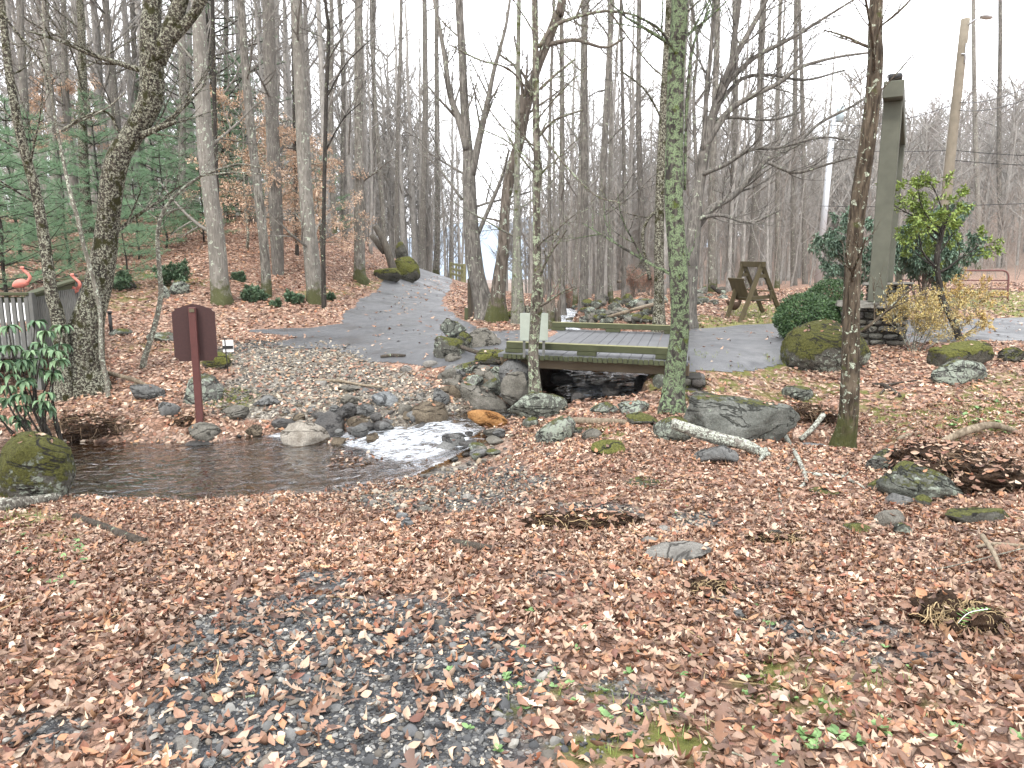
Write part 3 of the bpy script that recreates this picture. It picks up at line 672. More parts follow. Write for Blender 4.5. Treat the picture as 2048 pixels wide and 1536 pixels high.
traced(TR, 'wide-spreading tree with many long limbs fanning to the upper right', [(1373, 652, 48), (1376, 600, 40), (1380, 540, 36), (1386, 470, 33), (1394, 400, 29), (1404, 340, 25), (1414, 280, 22), (1425, 230, 19), (1445, 180, 16), (1462, 137, 14), (1470, 70, 12), (1478, 0, 11)], GREY,
       [[(1414, 270, 15), (1433, 205, 14), (1462, 130, 12), (1495, 70, 10), (1529, 7, 9), (1550, -60, 7)], [(1440, 181, 11), (1475, 145, 10), (1512, 113, 9), (1560, 88, 8), (1600, 66, 7), (1650, 35, 5), (1710, -2, 4)],
        ([(1405, 300, 15), (1455, 225, 12), (1500, 195, 10), (1560, 165, 8), (1600, 135, 7), (1670, 115, 5), (1740, 105, 4)], -.7), ([(1382, 470, 19), (1420, 420, 15), (1468, 390, 13), (1505, 350, 11), (1536, 318, 10), (1590, 290, 8), (1640, 246, 6), (1700, 215, 5), (1738, 192, 3)], .8),
        [(1536, 325, 7), (1590, 345, 6), (1650, 330, 5), (1720, 310, 3)], ([(1400, 350, 10), (1450, 330, 8), (1500, 300, 7), (1560, 295, 5), (1640, 275, 4), (1700, 280, 3)], -1.5), ([(1388, 440, 9), (1440, 430, 7), (1500, 445, 5), (1560, 420, 3)], -1),
        [(1410, 290, 10), (1412, 200, 9), (1422, 100, 8), (1428, 0, 7), (1430, -80, 5)], ([(1425, 225, 9), (1480, 160, 8), (1540, 150, 6), (1610, 160, 5), (1690, 140, 3)], .8), ([(1420, 240, 7), (1470, 235, 6), (1540, 240, 5), (1600, 225, 4)], 1), [(1396, 385, 8), (1390, 280, 7), (1388, 180, 6), (1395, 90, 5), (1380, 0, 4)]], twigs=6, seed=19, Y=15.9, tl=1.5, tr=.55, flare=.2)
traced(TR, 'brown flaky-barked tree with pale lichen spots in front of the stone gate pillar', [(1687, 893, 52), (1692, 850, 41), (1697, 760, 39), (1703, 640, 37), (1712, 500, 36), (1719, 400, 36), (1736, 250, 34), (1748, 120, 32), (1755, 0, 30)], bark('flaky_bark', (.03, .022, .015), (.16, .128, .092), lich=.42, lcol=(.36, .4, .31), moss=.4, mossbase=.5, ridge=1.4, lsc=1.7, mcol=(.06, .065, .022)),
       [([(1752, 60, 4), (1800, 20, 4), (1840, -20, 3)], .4), ([(1745, 200, 4), (1790, 150, 3), (1825, 110, 2)], .4)], twigs=5, seed=20, sides=22, flare=.2, tl=.9)

# straighter trunks one can tell apart further back; x foot, y foot, x top, width, seen between
BT = [(112, 560, 92, 22, 26, 'grey trunk second from the left edge, behind the young pines'), (152, 550, 124, 17, 27, 'grey trunk behind the thin leaning tree and the pines'), (178, 545, 156, 23, 25, 'dark mottled trunk between the thin leaning tree and the thick leaning one'),
      (207, 540, 190, 15, 29, 'slim speckled trunk just left of the thick leaning tree'), (243, 530, 214, 22, 28, 'reddish grey trunk crossing behind the thick leaning tree'), (292, 520, 263, 15, 30, 'pale trunk seen right of the thick leaning tree at mid height'), (366, 520, 363, 20, 27, 'grey trunk left of the straight pale poplar, behind the pines'),
      (60, 570, 40, 22, 24, 'grey trunk nearest the left edge of the wood'), (462, 510, 452, 15, 32, 'slim grey trunk right behind the thin dark hemlock-like trunk'), (668, 500, 660, 13, 31, 'grey trunk on the slope right of the thin dark trunk'), (690, 505, 680, 12, 34, 'slim trunk between the thin dark trunk and the straight pale one by the drive'),
      (740, 510, 752, 10, 36, 'slim pale trunk beside the leaning broken log on the slope'), (768, 520, 742, 12, 36, 'pale trunk rising right of the leaning broken log'), (795, 535, 800, 11, 42, 'thin pale trunk over the mossy outcrop by the drive'), (846, 548, 850, 16, 44, 'pale trunk directly behind the crest of the drive'),
      (872, 548, 876, 14, 46, 'pale trunk right of centre behind the crest of the drive'), (1097, 600, 1106, 9, 25, 'thin straight trunk left of the tall hollow stump'), (1128, 610, 1120, 14, 24, 'grey trunk just right of the tall hollow stump'), (1150, 600, 1168, 10, 27, 'slim trunk beyond the left end of the stone bank'),
      (1166, 605, 1172, 20, 24, 'mossy pale trunk behind the stone bank, left of the crooked trunk'), (1198, 612, 1222, 18, 23, 'crooked trunk leaning right above the stone bank'), (1222, 615, 1218, 11, 24, 'thin lichen-spotted trunk behind the fallen pale branch'), (1247, 615, 1245, 10, 25, 'slim trunk with pale lichen right of the crooked trunk'),
      (1283, 580, 1278, 15, 32, 'grey trunk left of the bent vine by the dark mossy trunk'), (1425, 590, 1432, 18, 30, 'pale trunk left of the leaning board in the wood'), (1463, 575, 1470, 16, 31, 'grey trunk behind the left side of the garden swing'), (1500, 570, 1530, 20, 33, 'leaning grey trunk framed by the garden swing'), (1553, 570, 1560, 12, 32, 'slim trunk right of the garden swing'),
      (1588, 565, 1590, 13, 36, 'grey trunk between the garden swing and the steel pole'), (1610, 560, 1600, 11, 38, 'slim grey trunk just left of the steel pole'), (1956, 540, 1948, 12, 55, 'slim pale trunk behind the red tube gate'), (2003, 540, 1998, 12, 58, 'pale trunk right of the red tube gate')]
for k, (bx, by, tx, w, Yt, lb) in enumerate(BT):
    Y_ = Yt; x_ = (bx-1024)/F*Y_; g = Hz(x_, Y_); pb = proj(x_, Y_, g)[1]
    pts = [(bx, float(pb), w*1.25)]+[(bx+(tx-bx)*u+2.5*math.sin(k*1.7+u*5), pb*(1-u), w*(1-.32*u)) for u in (.12, .35, .6, .85, 1.)]
    traced(TR, lb, pts, [GREY, POPLAR, FARB, MOSSY][(0 if k % 3 else 1) if bx != 178 else 3], twigs=13 if Yt < 40 else 9, tl=2.2, Y=Y_, seed=30+k, sides=10, ext=7, noise=.08, first=.3)

# the wood: eight kinds of bare tree, copied
protos = []
for k in range(8):
    H = [17, 19, 15, 21, 18, 13, 20, 11][k]; r0 = [.17, .2, .12, .24, .15, .09, .2, .06][k]
    t, c = wood_tree(500+k, H, r0, [16, 18, 16, 19, 22, 16, 17, 13][k], lean=[.015, .02, .04, .015, .03, .05, .02, .06][k], first=[.4, .3, .25, .45, .2, .2, .35, .15][k], nb=(6, 5) if k != 7 else (5, 4), blen=[.19, .2, .24, .18, .26, .26, .2, .3][k])
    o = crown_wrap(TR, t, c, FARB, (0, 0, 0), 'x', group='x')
    protos.append(o)
used = [False]*8
KIND = ['straight', 'tall narrow', 'slim wavering', 'thick', 'much-branched', 'thin', 'tall', 'spindly']
def where(px_):
    L = [(110, 'by the left edge'), (215, 'behind the thin leaning tree'), (330, 'right of the thick leaning tree'), (440, 'left of the straight pale poplar'), (520, 'right of the straight pale poplar'), (610, 'behind the slender pale trunk'), (700, 'right of the thick pale poplar'), (800, 'above the mossy outcrop'),
         (860, 'over the crest of the drive'), (940, 'just right of the drive crest'), (1085, 'behind the rough leaning tree'), (1150, 'behind the hollow stump'), (1230, 'behind the left of the stone bank'), (1320, 'behind the right of the stone bank'), (1420, 'right of the lichen-green tree'), (1500, 'left of the garden swing'), (1570, 'behind the garden swing'), (1660, 'beside the metal pole'), (1800, 'behind the gate posts'), (1930, 'behind the green shrub'), (5000, 'behind the tube gate')]
    return next(t for p, t in L if px_ < p)
def place_tree(k, x, y, sc, lab, grp):
    d = (y-25)/67*4; lab = '%s tree in the %s of wood, %s' % (KIND[k], ['front', 'second row', 'middle', 'far rows', 'back'][int(min(max(d, 0), 4))], where(1024+F*x/y))
    if used[k]: o = copy_tree(protos[k])
    else: o = protos[k]; used[k] = True
    o.location = (x, y, Hz(x, y)-.05); o.rotation_euler = (0, 0, rng.uniform(0, 6.28)); o.scale = (sc, sc, sc*rng.uniform(.92, 1.1))
    tag(o, lab, 'tree', 'bare trees of the wood'); return o
placed = []
def wood(n, fx, fy, ok, lab, grp, dmin, ks=range(8), smin_=.8, smax=1.2, kseed=0):
    c = 0; tries = 0
    while c < n and tries < n*60:
        tries += 1
        x = fx(); y = fy(); pxx, pyy, _ = proj(x, y, Hz(x, y) if tries % 1 == 0 else 0)
        if road_d(np.array([x]), np.array([y]))[0] < 1.0 or not ok(float(pxx), x, y): continue
        if any((x-a)**2+(y-b_)**2 < dmin*dmin for a, b_ in placed): continue
        placed.append((x, y)); place_tree(int(rng.choice(list(ks))), x, y, rng.uniform(smin_, smax), lab, grp); c += 1
U = rng.uniform
wood(62, lambda: U(-32, -3), lambda: U(27, 58), lambda p, x, y: -60 < p < 860, 'bare grey tree in the crowded wood on the left slope', 'bare trees crowding the left slope', 1.0)
wood(46, lambda: U(-16, 1), lambda: U(40, 75), lambda p, x, y: 700 < p < 935, 'slender pale tree in the wood beyond the crest of the drive', 'bare trees beyond the crest of the drive', .8, ks=(0, 2, 4, 5, 7, 6), smin_=.7, smax=1.)
wood(62, lambda: U(1, 28), lambda: U(27, 56), lambda p, x, y: 1050 < p < 1640, 'slender bare tree in the grey wood between the bridge and the steel pole', 'bare trees of the wood behind bridge and swing', .8, ks=(0, 1, 2, 4, 5, 7), smin_=.55, smax=.95)
wood(56, lambda: U(4, 60), lambda: U(56, 92), lambda p, x, y: 1090 < p < 2130, 'bare tree at the foot of the hazy hillside on the right', 'bare trees at the foot of the far hillside', 1.2, ks=(1, 2, 4, 5, 7), smin_=.45, smax=.72)
def brush(n, y0, y1, hs, seed, m, label, p0=1080, p1=2150, x0=2, x1=95):
    r = np.random.default_rng(seed); b = MB(); c = 0
    while c < n:
        x = r.uniform(x0, x1); y = r.uniform(y0, y1); p = 1024+F*x/y
        if not p0 < p < p1 or road_d(np.array([x]), np.array([y]))[0] < 1.5: continue
        c += 1; z = Hz(x, y); H = r.uniform(*hs); q = [np.array([x, y, z-.1])]; d = np.array([r.normal(0, .12), r.normal(0, .12), 1.])
        for i in range(3): d = d+rvec(r)*.1; q.append(q[-1]+d/np.linalg.norm(d)*H/3)
        w = H*.005+.004; b.tube(q, np.linspace(w, w*.3, 4), 3, cap=False)
        for i in range(14):
            t = r.uniform(.15, .98)*3; j = int(t); s = q[j]+(q[j+1]-q[j])*(t-j); az = r.uniform(0, 6.28); e = r.uniform(.3, 1.1); dd = np.array([math.cos(az)*math.cos(e), math.sin(az)*math.cos(e), math.sin(e)]); L = H*r.uniform(.15, .35)
            b.tube([s, s+dd*L*.5+[0, 0, .02*L], s+dd*L+[0, 0, .1*L]], [w*.4, w*.3, w*.12], 3, cap=False)
            for k in range(2): s2 = s+dd*L*r.uniform(.3, .9); b.tube([s2, s2+(dd+rvec(r)*.7)*L*.4], [w*.2, w*.1], 3, cap=False)
    o = b.build('brush', m, off=(0, 0, 0)); return tag(o, label, 'undergrowth', kind='stuff')
brush(520, 29, 85, (2, 6.5), 3, flat_mat('brush_twigs', (.22, .195, .17), .9, .3), 'tangle of thin pale undergrowth saplings in the wood on the right')
brush(200, 26, 70, (1.5, 5), 4, flat_mat('slope_twigs', (.22, .195, .17), .9, .3), 'thin undergrowth twigs in the wood on the left slope', -50, 900, -40, -2)
# far woods that read as one mass: one object
def far_mass(name, label, pts, seed, hs, m):
    r = np.random.default_rng(seed); b = MB()
    for (x, y) in pts:
        z = Hz(x, y); H = r.uniform(*hs); w = H*.012
        ln_ = r.normal(0, .03, 2)*H
        b.tube([(x, y, z-.5), (x+ln_[0]*.5, y+ln_[1]*.5, z+H*.5), (x+ln_[0], y+ln_[1], z+H)], [w, w*.7, w*.2], 4, cap=False)
        for i in range(34):
            t = r.uniform(.22, .98); q = np.array([x+ln_[0]*t, y+ln_[1]*t, z+H*t]); az = r.uniform(0, 6.28); e = r.uniform(.5, 1.2); L = H*r.uniform(.12, .26)*(1.2-.6*t)
            d = np.array([math.cos(az)*math.cos(e), math.sin(az)*math.cos(e), math.sin(e)])
            q2 = q+d*L; b.tube([q, q2], [w*.35, w*.12], 3, cap=False)
            for j in range(4):
                dd = d+rvec(r)*.6; s_ = q+d*L*r.uniform(.3, .9); b.tube([s_, s_+dd*L*.5], [w*.16, w*.08], 3, cap=False)
    o = b.build(name, m, off=(0, 0, 0)); return tag(o, label, 'wood', kind='stuff')
P_ = []
rr_ = np.random.default_rng(77)
while len(P_) < 420:
    x = rr_.uniform(5, 130); y = rr_.uniform(88, 165); p = 1024+F*x/y
    if 1100 < p < 2250: P_.append((x, y))
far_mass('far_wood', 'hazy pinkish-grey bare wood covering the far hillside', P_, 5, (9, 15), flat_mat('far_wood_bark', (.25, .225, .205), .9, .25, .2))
P_ = []
while len(P_) < 150:
    x = rr_.uniform(-75, 0); y = rr_.uniform(55, 105); p = 1024+F*x/y
    if -80 < p < 900: P_.append((x, y))
P2_ = []
while len(P2_) < 190:
    x = rr_.uniform(-2, 75); y = rr_.uniform(52, 90); p = 1024+F*x/y
    if 1010 < p < 2120: P2_.append((x, y))
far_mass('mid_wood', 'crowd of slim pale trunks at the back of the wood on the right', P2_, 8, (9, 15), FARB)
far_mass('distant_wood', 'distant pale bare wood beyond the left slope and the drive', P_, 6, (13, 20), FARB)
# ------------------------------------------------------------------ evergreens and shrubs
NEED = M_('pine_needles', .6, .3); NEED.base(NEED.mix(.5, NEED.attr(), (.16, .27, .15), 'MIX')); NEED = NEED.m
LEAFM = M_('leaf', .5, .4); LEAFM.base(LEAFM.attr()); LEAFM = LEAFM.m
def tufts(mb, r, pts, dirs, n, L, w, c0, c1):
    """bundles of thin needles"""
    pts = np.repeat(np.asarray(pts), n, 0); dirs = np.repeat(np.asarray(dirs), n, 0); N = len(pts)
    d = dirs*.75+r.normal(size=(N, 3))*.6; d /= np.linalg.norm(d, axis=1, keepdims=True)
    s = np.cross(d, r.normal(size=(N, 3))); s /= np.linalg.norm(s, axis=1, keepdims=True)
    l = L*r.uniform(.6, 1.15, (N, 1)); a = pts-s*w/2; b_ = pts+s*w/2; c = pts+d*l
    v = np.stack([a, b_, c], 1).reshape(-1, 3); f = np.arange(3*N).reshape(-1, 3)
    col = np.repeat(np.asarray(c0)+(np.asarray(c1)-np.asarray(c0))*r.random((N, 1)), 3, 0); mb.add(v, t=f, col=col)
def pine(seed, H, sp=.5, dens=1.):
    r = np.random.default_rng(seed); t = MB(); c = MB()
    zz = np.linspace(0, H, 10); P = np.column_stack([r.normal(0, .03, 10), r.normal(0, .03, 10), zz]); P[0, 2] = -.2
    t.tube(P, np.linspace(.045, .008, 10)*H/4, 7)
    pts = []; dirs = []; z = .25
    br = MB()
    while z < H-.15:
        k = r.integers(4, 7); Lb = H*.33*(1-z/H)**.75+.25; az0 = r.uniform(0, 6.28)
        for i in range(k):
            az = az0+i*6.28/k+r.normal(0, .25); e = r.uniform(-.05, .35); L = Lb*r.uniform(.7, 1.1); d = np.array([math.cos(az)*math.cos(e), math.sin(az)*math.cos(e), math.sin(e)])
            q = np.array([0, 0, z])+d*L*np.linspace(0, 1, 5)[:, None]; q[:, 2] += .12*L*np.linspace(0, 1, 5)**2
            br.tube(q, np.linspace(.014, .004, 5)*H/4, 3, cap=False)
            m = int(L*22*dens)+3
            for u in np.linspace(.2, 1, m):
                b0 = q[0]+(q[-1]-q[0])*u; side = np.cross(d, (0, 0, 1))*(1 if r.random() < .5 else -1)
                a = b0+side*r.uniform(0, .32)*L*(1.15-u)+np.array([0, 0, r.uniform(-.03, .06)]); dd = d*.7+side*.5+np.array([0, 0, .25]); dd /= np.linalg.norm(dd)
                pts.append(a); dirs.append(dd)
        z += sp*r.uniform(.7, 1.2)*.55
    tufts(c, r, pts, dirs, 15, .13, .006, (.09, .17, .095), (.24, .37, .21))
    br_ = br
    return t, c, br_
PB = DARKB
pp_ = []
for k, H in enumerate((3.6, 4.6, 2.4)):
    t, c, br = pine(900+k, H, .55)
    o = thing('pine_tree', (0, 0, 0), 'x', 'pine tree', 'young pines on the left slope')
    m = t.build('trunk', PB); m.parent = o; m = c.build('crown', NEED); m.parent = o
    m = br.build('branch', PB); m.parent = o
    pp_.append(o)
PL = [(20, 17, 1, .95, 'young pine with bare lower stem right behind the wooden deck'), (-60, 17.5, 1, 1.1, 'young pine at the left edge of the photo'), (100, 19, 1, 1, 'young green pine above the right end of the deck railing'), (150, 21.5, 0, 1.05, 'young pine seen left of the thick mossy tree trunk'),
      (55, 22, 1, 1.05, 'taller young pine behind the deck pines'), (262, 19.5, 2, 1.1, 'low young pine just right of the thick leaning mossy tree'), (290, 22.5, 0, .9, 'young pine between the thick mossy tree and the lichen sapling'), (345, 24, 0, 1.05, 'young pine on the slope right of the lichen sapling'),
      (385, 27, 1, 1, 'pine behind the straight pale poplar, on its left'), (470, 29, 1, 1.1, 'pine seen right of the straight pale poplar'), (220, 25, 1, 1.05, 'pine on the slope behind the thick leaning tree'), (420, 25, 2, 1.2, 'small pine at the foot of the dark thin trunk'), (505, 31, 1, 1.45, 'tall pine rising behind the tan beech leaves'),
      (665, 32, 0, 1, 'small pine on the slope left of the leaning broken log'), (330, 30, 1, 1.2, 'pine far up the slope behind the lichen sapling')]
for i, (px_, Y, k, sc, lb) in enumerate(PL):
    o = pp_[k] if not any(p[2] == k for p in PL[:i]) else copy_tree(pp_[k])
    x = (px_-1024)/F*Y; o.location = (x, Y, Hz(x, Y)-.05); o.scale = (sc,)*3; o.rotation_euler = (0, 0, i*1.3); tag(o, lb)
# tall hemlocks above the slope
t, c, br = pine(933, 13, 1.3, .6)
o = thing('hemlock_tree', (0, 0, 0), 'dark evergreen with drooping boughs high behind the straight pale poplar', 'evergreen tree'); x = (455-1024)/F*30; o.location = (x, 30, Hz(x, 30))
for b_, n_m, mt in ((t, 'trunk', PB), (c, 'crown', NEED), (br, 'branch', PB)): w = b_.build(n_m, mt); w.parent = o

def leaf_tpl(L, w, curl=.15, kind='oval'):
    """one leaf lying along +x, folded along its midrib"""
    if kind == 'diamond':
        v = np.array([[0, 0, 0], [.45, .5, .12], [1, 0, 0], [.45, -.5, .12]]); f = [[0, 3, 2], [0, 2, 1]]
    elif kind == 'oak':
        xs = [.08, .22, .3, .42, .5, .64, .7, .85, 1.0]; ws = [.08, .42, .2, .8, .28, .85, .3, .45, 0]
        mid = [[x, 0, 0] for x in [0]+xs[:-1]+[1.0]]; n = len(xs); v = [[0, 0, 0]]+[[x, 0, 0] for x in xs]
        up = [[x+.05*(i % 2), w_*.5, .1*w_] for i, (x, w_) in enumerate(zip(xs[:-1], ws))]; dn = [[x+.05*(i % 2), -w_*.5, .1*w_] for i, (x, w_) in enumerate(zip(xs[:-1], ws))]
        v = v+up+dn; v = np.array(v, float); f = []; u0 = 1+n; d0 = u0+n-1
        f.append([0, 1, u0]); f.append([0, d0, 1])
        for i in range(n-2):
            f += [[1+i, 2+i, u0+i], [2+i, u0+i+1, u0+i], [1+i, d0+i, 2+i], [2+i, d0+i, d0+i+1]]
        f += [[n-1, n, u0+n-2], [n-1, d0+n-2, n]]
    else:
        xs = np.array([0, .2, .5, .8, 1.]); ws = np.array([0, .62, 1, .58, 0])*.5
        v = [[0, 0, 0]]; 
        for x, w_ in zip(xs[1:-1], ws[1:-1]): v += [[x, w_, .35*w_], [x, 0, 0], [x, -w_, .35*w_]]
        v += [[1, 0, 0]]; v = np.array(v); f = [[0, 2, 1], [0, 3, 2], [1, 2, 5], [1, 5, 4], [2, 3, 6], [2, 6, 5], [4, 5, 8], [4, 8, 7], [5, 6, 9], [5, 9, 8], [7, 8, 10], [8, 9, 10]]
    v = v.copy(); v[:, 2] += curl*((v[:, 0]-.5)**2*4-.3)+curl*.4*np.sin(v[:, 0]*5)*v[:, 1]
    return v*np.array([L, w, L]), f
def frames(d, up, r, jit=.3):
    x = d/np.linalg.norm(d, axis=1, keepdims=True); u = up+r.normal(size=x.shape)*jit
    y = np.cross(u, x); y /= np.linalg.norm(y, axis=1, keepdims=True)+1e-9; z = np.cross(x, y); return np.stack([x, y, z], -1)

def shrub(seed, size, stems, mx, nb, L, r0, leaf, per, c0, c1, spread=.7, droop=0., ang=(25, 60), up=.1, tl=.5, tips=1):
    r = np.random.default_rng(seed); s = MB(); ends = []
    for k in range(stems):
        az = r.uniform(0, 6.28); e = R(90)-spread*r.random(); d = (math.cos(az)*math.cos(e), math.sin(az)*math.cos(e), math.sin(e))
        grow(s, r, (r.normal(0, .04), r.normal(0, .04), -.1), d, L*r.uniform(.8, 1.2), r0, 0, mx, nb, up=up, wig=.2, t0=.3, ratio=tl+.08, ends=ends, ang=ang)
    l = MB(); tv, tf = leaf; p = []; dd = []
    for q, d in ends:
        for i in range(per):
            a = rvec(r); v = d*.5+a*.9+np.array([0, 0, -droop]); p.append(q-d*r.uniform(0, .1)*size); dd.append(v)
    p = np.array(p); dd = np.array(dd); N = len(p)
    l.scatter(tv, tf, p, frames(dd, np.tile([0, 0, 1.], (N, 1)), r), r.uniform(.7, 1.2, N), np.asarray(c0)+(np.asarray(c1)-np.asarray(c0))*r.random((N, 1)))
    return s, l
def put_shrub(name, sl_, px_, py_, label, cat='shrub', stem=TWIG, Y=None, lm=None, group=None, parts=('stem', 'foliage')):
    g = G(px_, py_) if Y is None else np.array([(px_-1024)/F*Y, Y, 0]);
    if Y is not None: g[2] = Hz(g[0], g[1])
    o = thing(name, g, label, cat, group)
    for mb, nm, mt in ((sl_[0], parts[0], stem), (sl_[1], parts[1], lm or LEAFM)): w = mb.build(nm, mt); w.parent = o
    return o
LF = leaf_tpl(.11, .035, .25); LFD = leaf_tpl(.05, .022, .2, 'diamond')
# dark rhododendron behind the gate pillars
put_shrub('rhododendron', shrub(41, 1, 9, 3, (6, 5, 4), 2.0, .04, leaf_tpl(.15, .045, -.2), 8, (.05, .1, .06), (.2, .28, .2), .5, .5), 1840, 640, 'big dark glossy rhododendron behind the wooden gate posts', Y=21)
put_shrub('rhododendron', shrub(42, 1, 5, 3, (5, 4, 4), 1.8, .03, leaf_tpl(.13, .04, -.2), 7, (.05, .1, .06), (.2, .28, .2), .4, .6), 1692, 640, 'dark drooping rhododendron left of the gate posts, above the clipped bushes', Y=21)
# light green shrub on a crooked stem, in front
def crooked(px_, Y, pts, seed, label, name, leaf, per, c0, c1, n, L, stem=None, droop=0.):
    r = np.random.default_rng(seed); s = MB(); ends = []; W3 = np.array([at(a, b_, Y) for a, b_, _ in pts]); g = np.array([W3[0][0], Y, Hz(W3[0][0], Y)]); W3[0][2] = g[2]-.1
    q = smooth_path(W3, 24); rr = np.interp(np.linspace(0, 1, 24), np.linspace(0, 1, len(pts)), [p[2]/2*Y/F for p in pts]); s.tube(q, rr, 9, noise=.15)
    for i in range(n):
        u = r.uniform(.45, 1); j = min(int(u*23), 22); az = r.uniform(0, 6.28); e = r.uniform(.15, 1.1)
        grow(s, r, q[j], (math.cos(az)*math.cos(e), math.sin(az)*math.cos(e), math.sin(e)), L*r.uniform(.6, 1.25), rr[j]*.5, 1, 3, (0, 5, 4), up=.08, wig=.25, t0=.45, ratio=.5, ends=ends)
    l = MB(); tv, tf = leaf; p = []; dd = []
    for e_, d in ends:
        for i in range(per): p.append(e_); dd.append(d*.4+rvec(r)*.9+np.array([0, 0, -droop]))
    p = np.array(p); dd = np.array(dd); N = len(p); l.scatter(tv, tf, p, frames(dd, np.tile([0, 0, 1.], (N, 1)), r), r.uniform(.7, 1.2, N), np.asarray(c0)+(np.asarray(c1)-np.asarray(c0))*r.random((N, 1)))
    o = thing(name, g, label, 'shrub'); s.build('stem', stem or DARKB, o); l.build('foliage', LEAFM, o); return o
crooked(1925, 13.6, [(1925, 672, 14), (1905, 640, 13), (1885, 600, 12), (1878, 560, 11), (1873, 520, 11), (1880, 480, 10), (1890, 440, 8), (1895, 410, 6)], 44, 'light green broadleaf shrub on a crooked bare stem right of the gate pillar', 'shrub', leaf_tpl(.085, .03, .2), 5, (.13, .2, .04), (.3, .38, .1), 15, .95, droop=.2)
put_shrub('azalea_bush', shrub(45, 1, 9, 3, (6, 5, 4), .95, .012, leaf_tpl(.04, .017, .2, 'diamond'), 3, (.32, .22, .08), (.5, .41, .15), 1.0, 0, up=.06), 1822, 705, 'twiggy azalea bush with orange-yellow leaves right of the stone pillar', stem=SAPL)
put_shrub('azalea_bush', shrub(46, 1, 8, 3, (6, 4, 4), .9, .012, leaf_tpl(.045, .02, .2, 'diamond'), 4, (.3, .2, .06), (.55, .38, .12), 1.0, 0, up=.06), 1915, 680, 'sparser yellow azalea bush under the crooked-stemmed shrub', Y=14.2, stem=SAPL)
# beech with tan leaves
def beech(px_, Y, H, seed, label, lo=.25):
    r = np.random.default_rng(seed); t = MB(); c = MB(); ends = []; g = np.array([(px_-1024)/F*Y, Y, 0]); g[2] = Hz(g[0], Y)
    P = np.column_stack([np.cumsum(r.normal(0, .03, 9)), np.cumsum(r.normal(0, .03, 9)), np.linspace(-.1, H, 9)])+g*np.array([1, 1, 1]); t.tube(P, np.linspace(.05, .012, 9), 7)
    for i in range(26):
        u = r.uniform(lo, 1); j = min(int(u*8), 7); az = r.uniform(0, 6.28); e = r.uniform(-.05, .3)
        grow(c, r, P[j], (math.cos(az), math.sin(az), math.sin(e)), (2.3-1.2*u)*r.uniform(.6, 1.1), .014, 1, 3, (0, 5, 4), up=0., wig=.12, t0=.2, ratio=.42, ends=ends, ang=(30, 50))
    l = MB(); tv, tf = leaf_tpl(.075, .035, .2, 'diamond'); p = []; dd = []
    for e_, d in ends:
        for i in range(6):
            if r.random() < .8: p.append(e_+rvec(r)*.07); dd.append(d*.7+rvec(r)*.7+np.array([0, 0, -.2]))
    p = np.array(p); dd = np.array(dd); N = len(p); l.scatter(tv, tf, p, frames(dd, np.tile([0, 0, 1.], (N, 1)), r), r.uniform(.7, 1.2, N), np.array((.38, .24, .15))+(np.array((.62, .45, .32))-np.array((.38, .24, .15)))*r.random((N, 1)))
    o = thing('beech_sapling', g, label, 'tree'); t.build('trunk', SAPL, o); c.build('branch', SAPL, o); l.build('foliage', LEAFM, o)
beech(560, 22.5, 4.6, 61, 'young beech holding tan leaves between the slender pale trunk and the thick pale poplar')
beech(655, 24, 3.9, 62, 'young beech with pale orange leaves right of the thin dark trunk')
beech(500, 24.5, 5.2, 63, 'young beech with tan leaves on level twigs right of the straight pale poplar', .4)
beech(600, 27, 4.2, 64, 'young tan-leaved beech higher on the slope behind the thick pale poplar', .2)
beech(170, 27, 5.5, 65, 'young beech with few brown leaves behind the thick leaning tree', .5)
# clipped bushes
def clipped(px_, py_, wpx, hpx, seed, label, Y=None):
    r = np.random.default_rng(seed); g = G(px_, py_); Y = Y or g[1]; g = np.array([(px_-1024)/F*Y, Y, 0]); g[2] = Hz(g[0], Y)
    rx = wpx/2*Y/F; rz = hpx/2*Y/F; o = thing('boxwood_bush', g, label, 'bush', 'clipped boxwood bushes'); l = MB(); N = 15000
    d = r.normal(size=(N, 3)); d /= np.linalg.norm(d, axis=1, keepdims=True)
    k = 1+.13*fbm(d*2.6+seed, 3)+.1*fbm(d*8+seed, 2); u = r.random(N)**.5*.3+.76
    p = d*np.array([rx, rx, rz])*(k*u)[:, None]+g+np.array([0, 0, rz*.93]); tv, tf = leaf_tpl(.045, .026, .2, 'diamond')
    c = np.array((.018, .045, .016))+(np.array((.075, .135, .045))-np.array((.018, .045, .016)))*r.random((N, 1))
    l.scatter(tv, tf, p, frames(d+r.normal(size=(N, 3))*.8, d, r), r.uniform(.7, 1.2, N), c); l.build('foliage', LEAFM, o)
    s = MB()
    for i in range(16): grow(s, r, g+np.array([0, 0, -.05]), (r.normal(0, .5), r.normal(0, .5), 1), rz*1.4, .02, 1, 3, (0, 4, 4), t0=.3); 
    s.build('stem', DARKB, o); return o
clipped(1612, 688, 115, 92, 71, 'rounder clipped boxwood in front, just behind the big mossy boulder', 13.8)
clipped(1662, 650, 100, 92, 72, 'clipped boxwood behind, half hidden by the flaky-barked tree', 16.2)
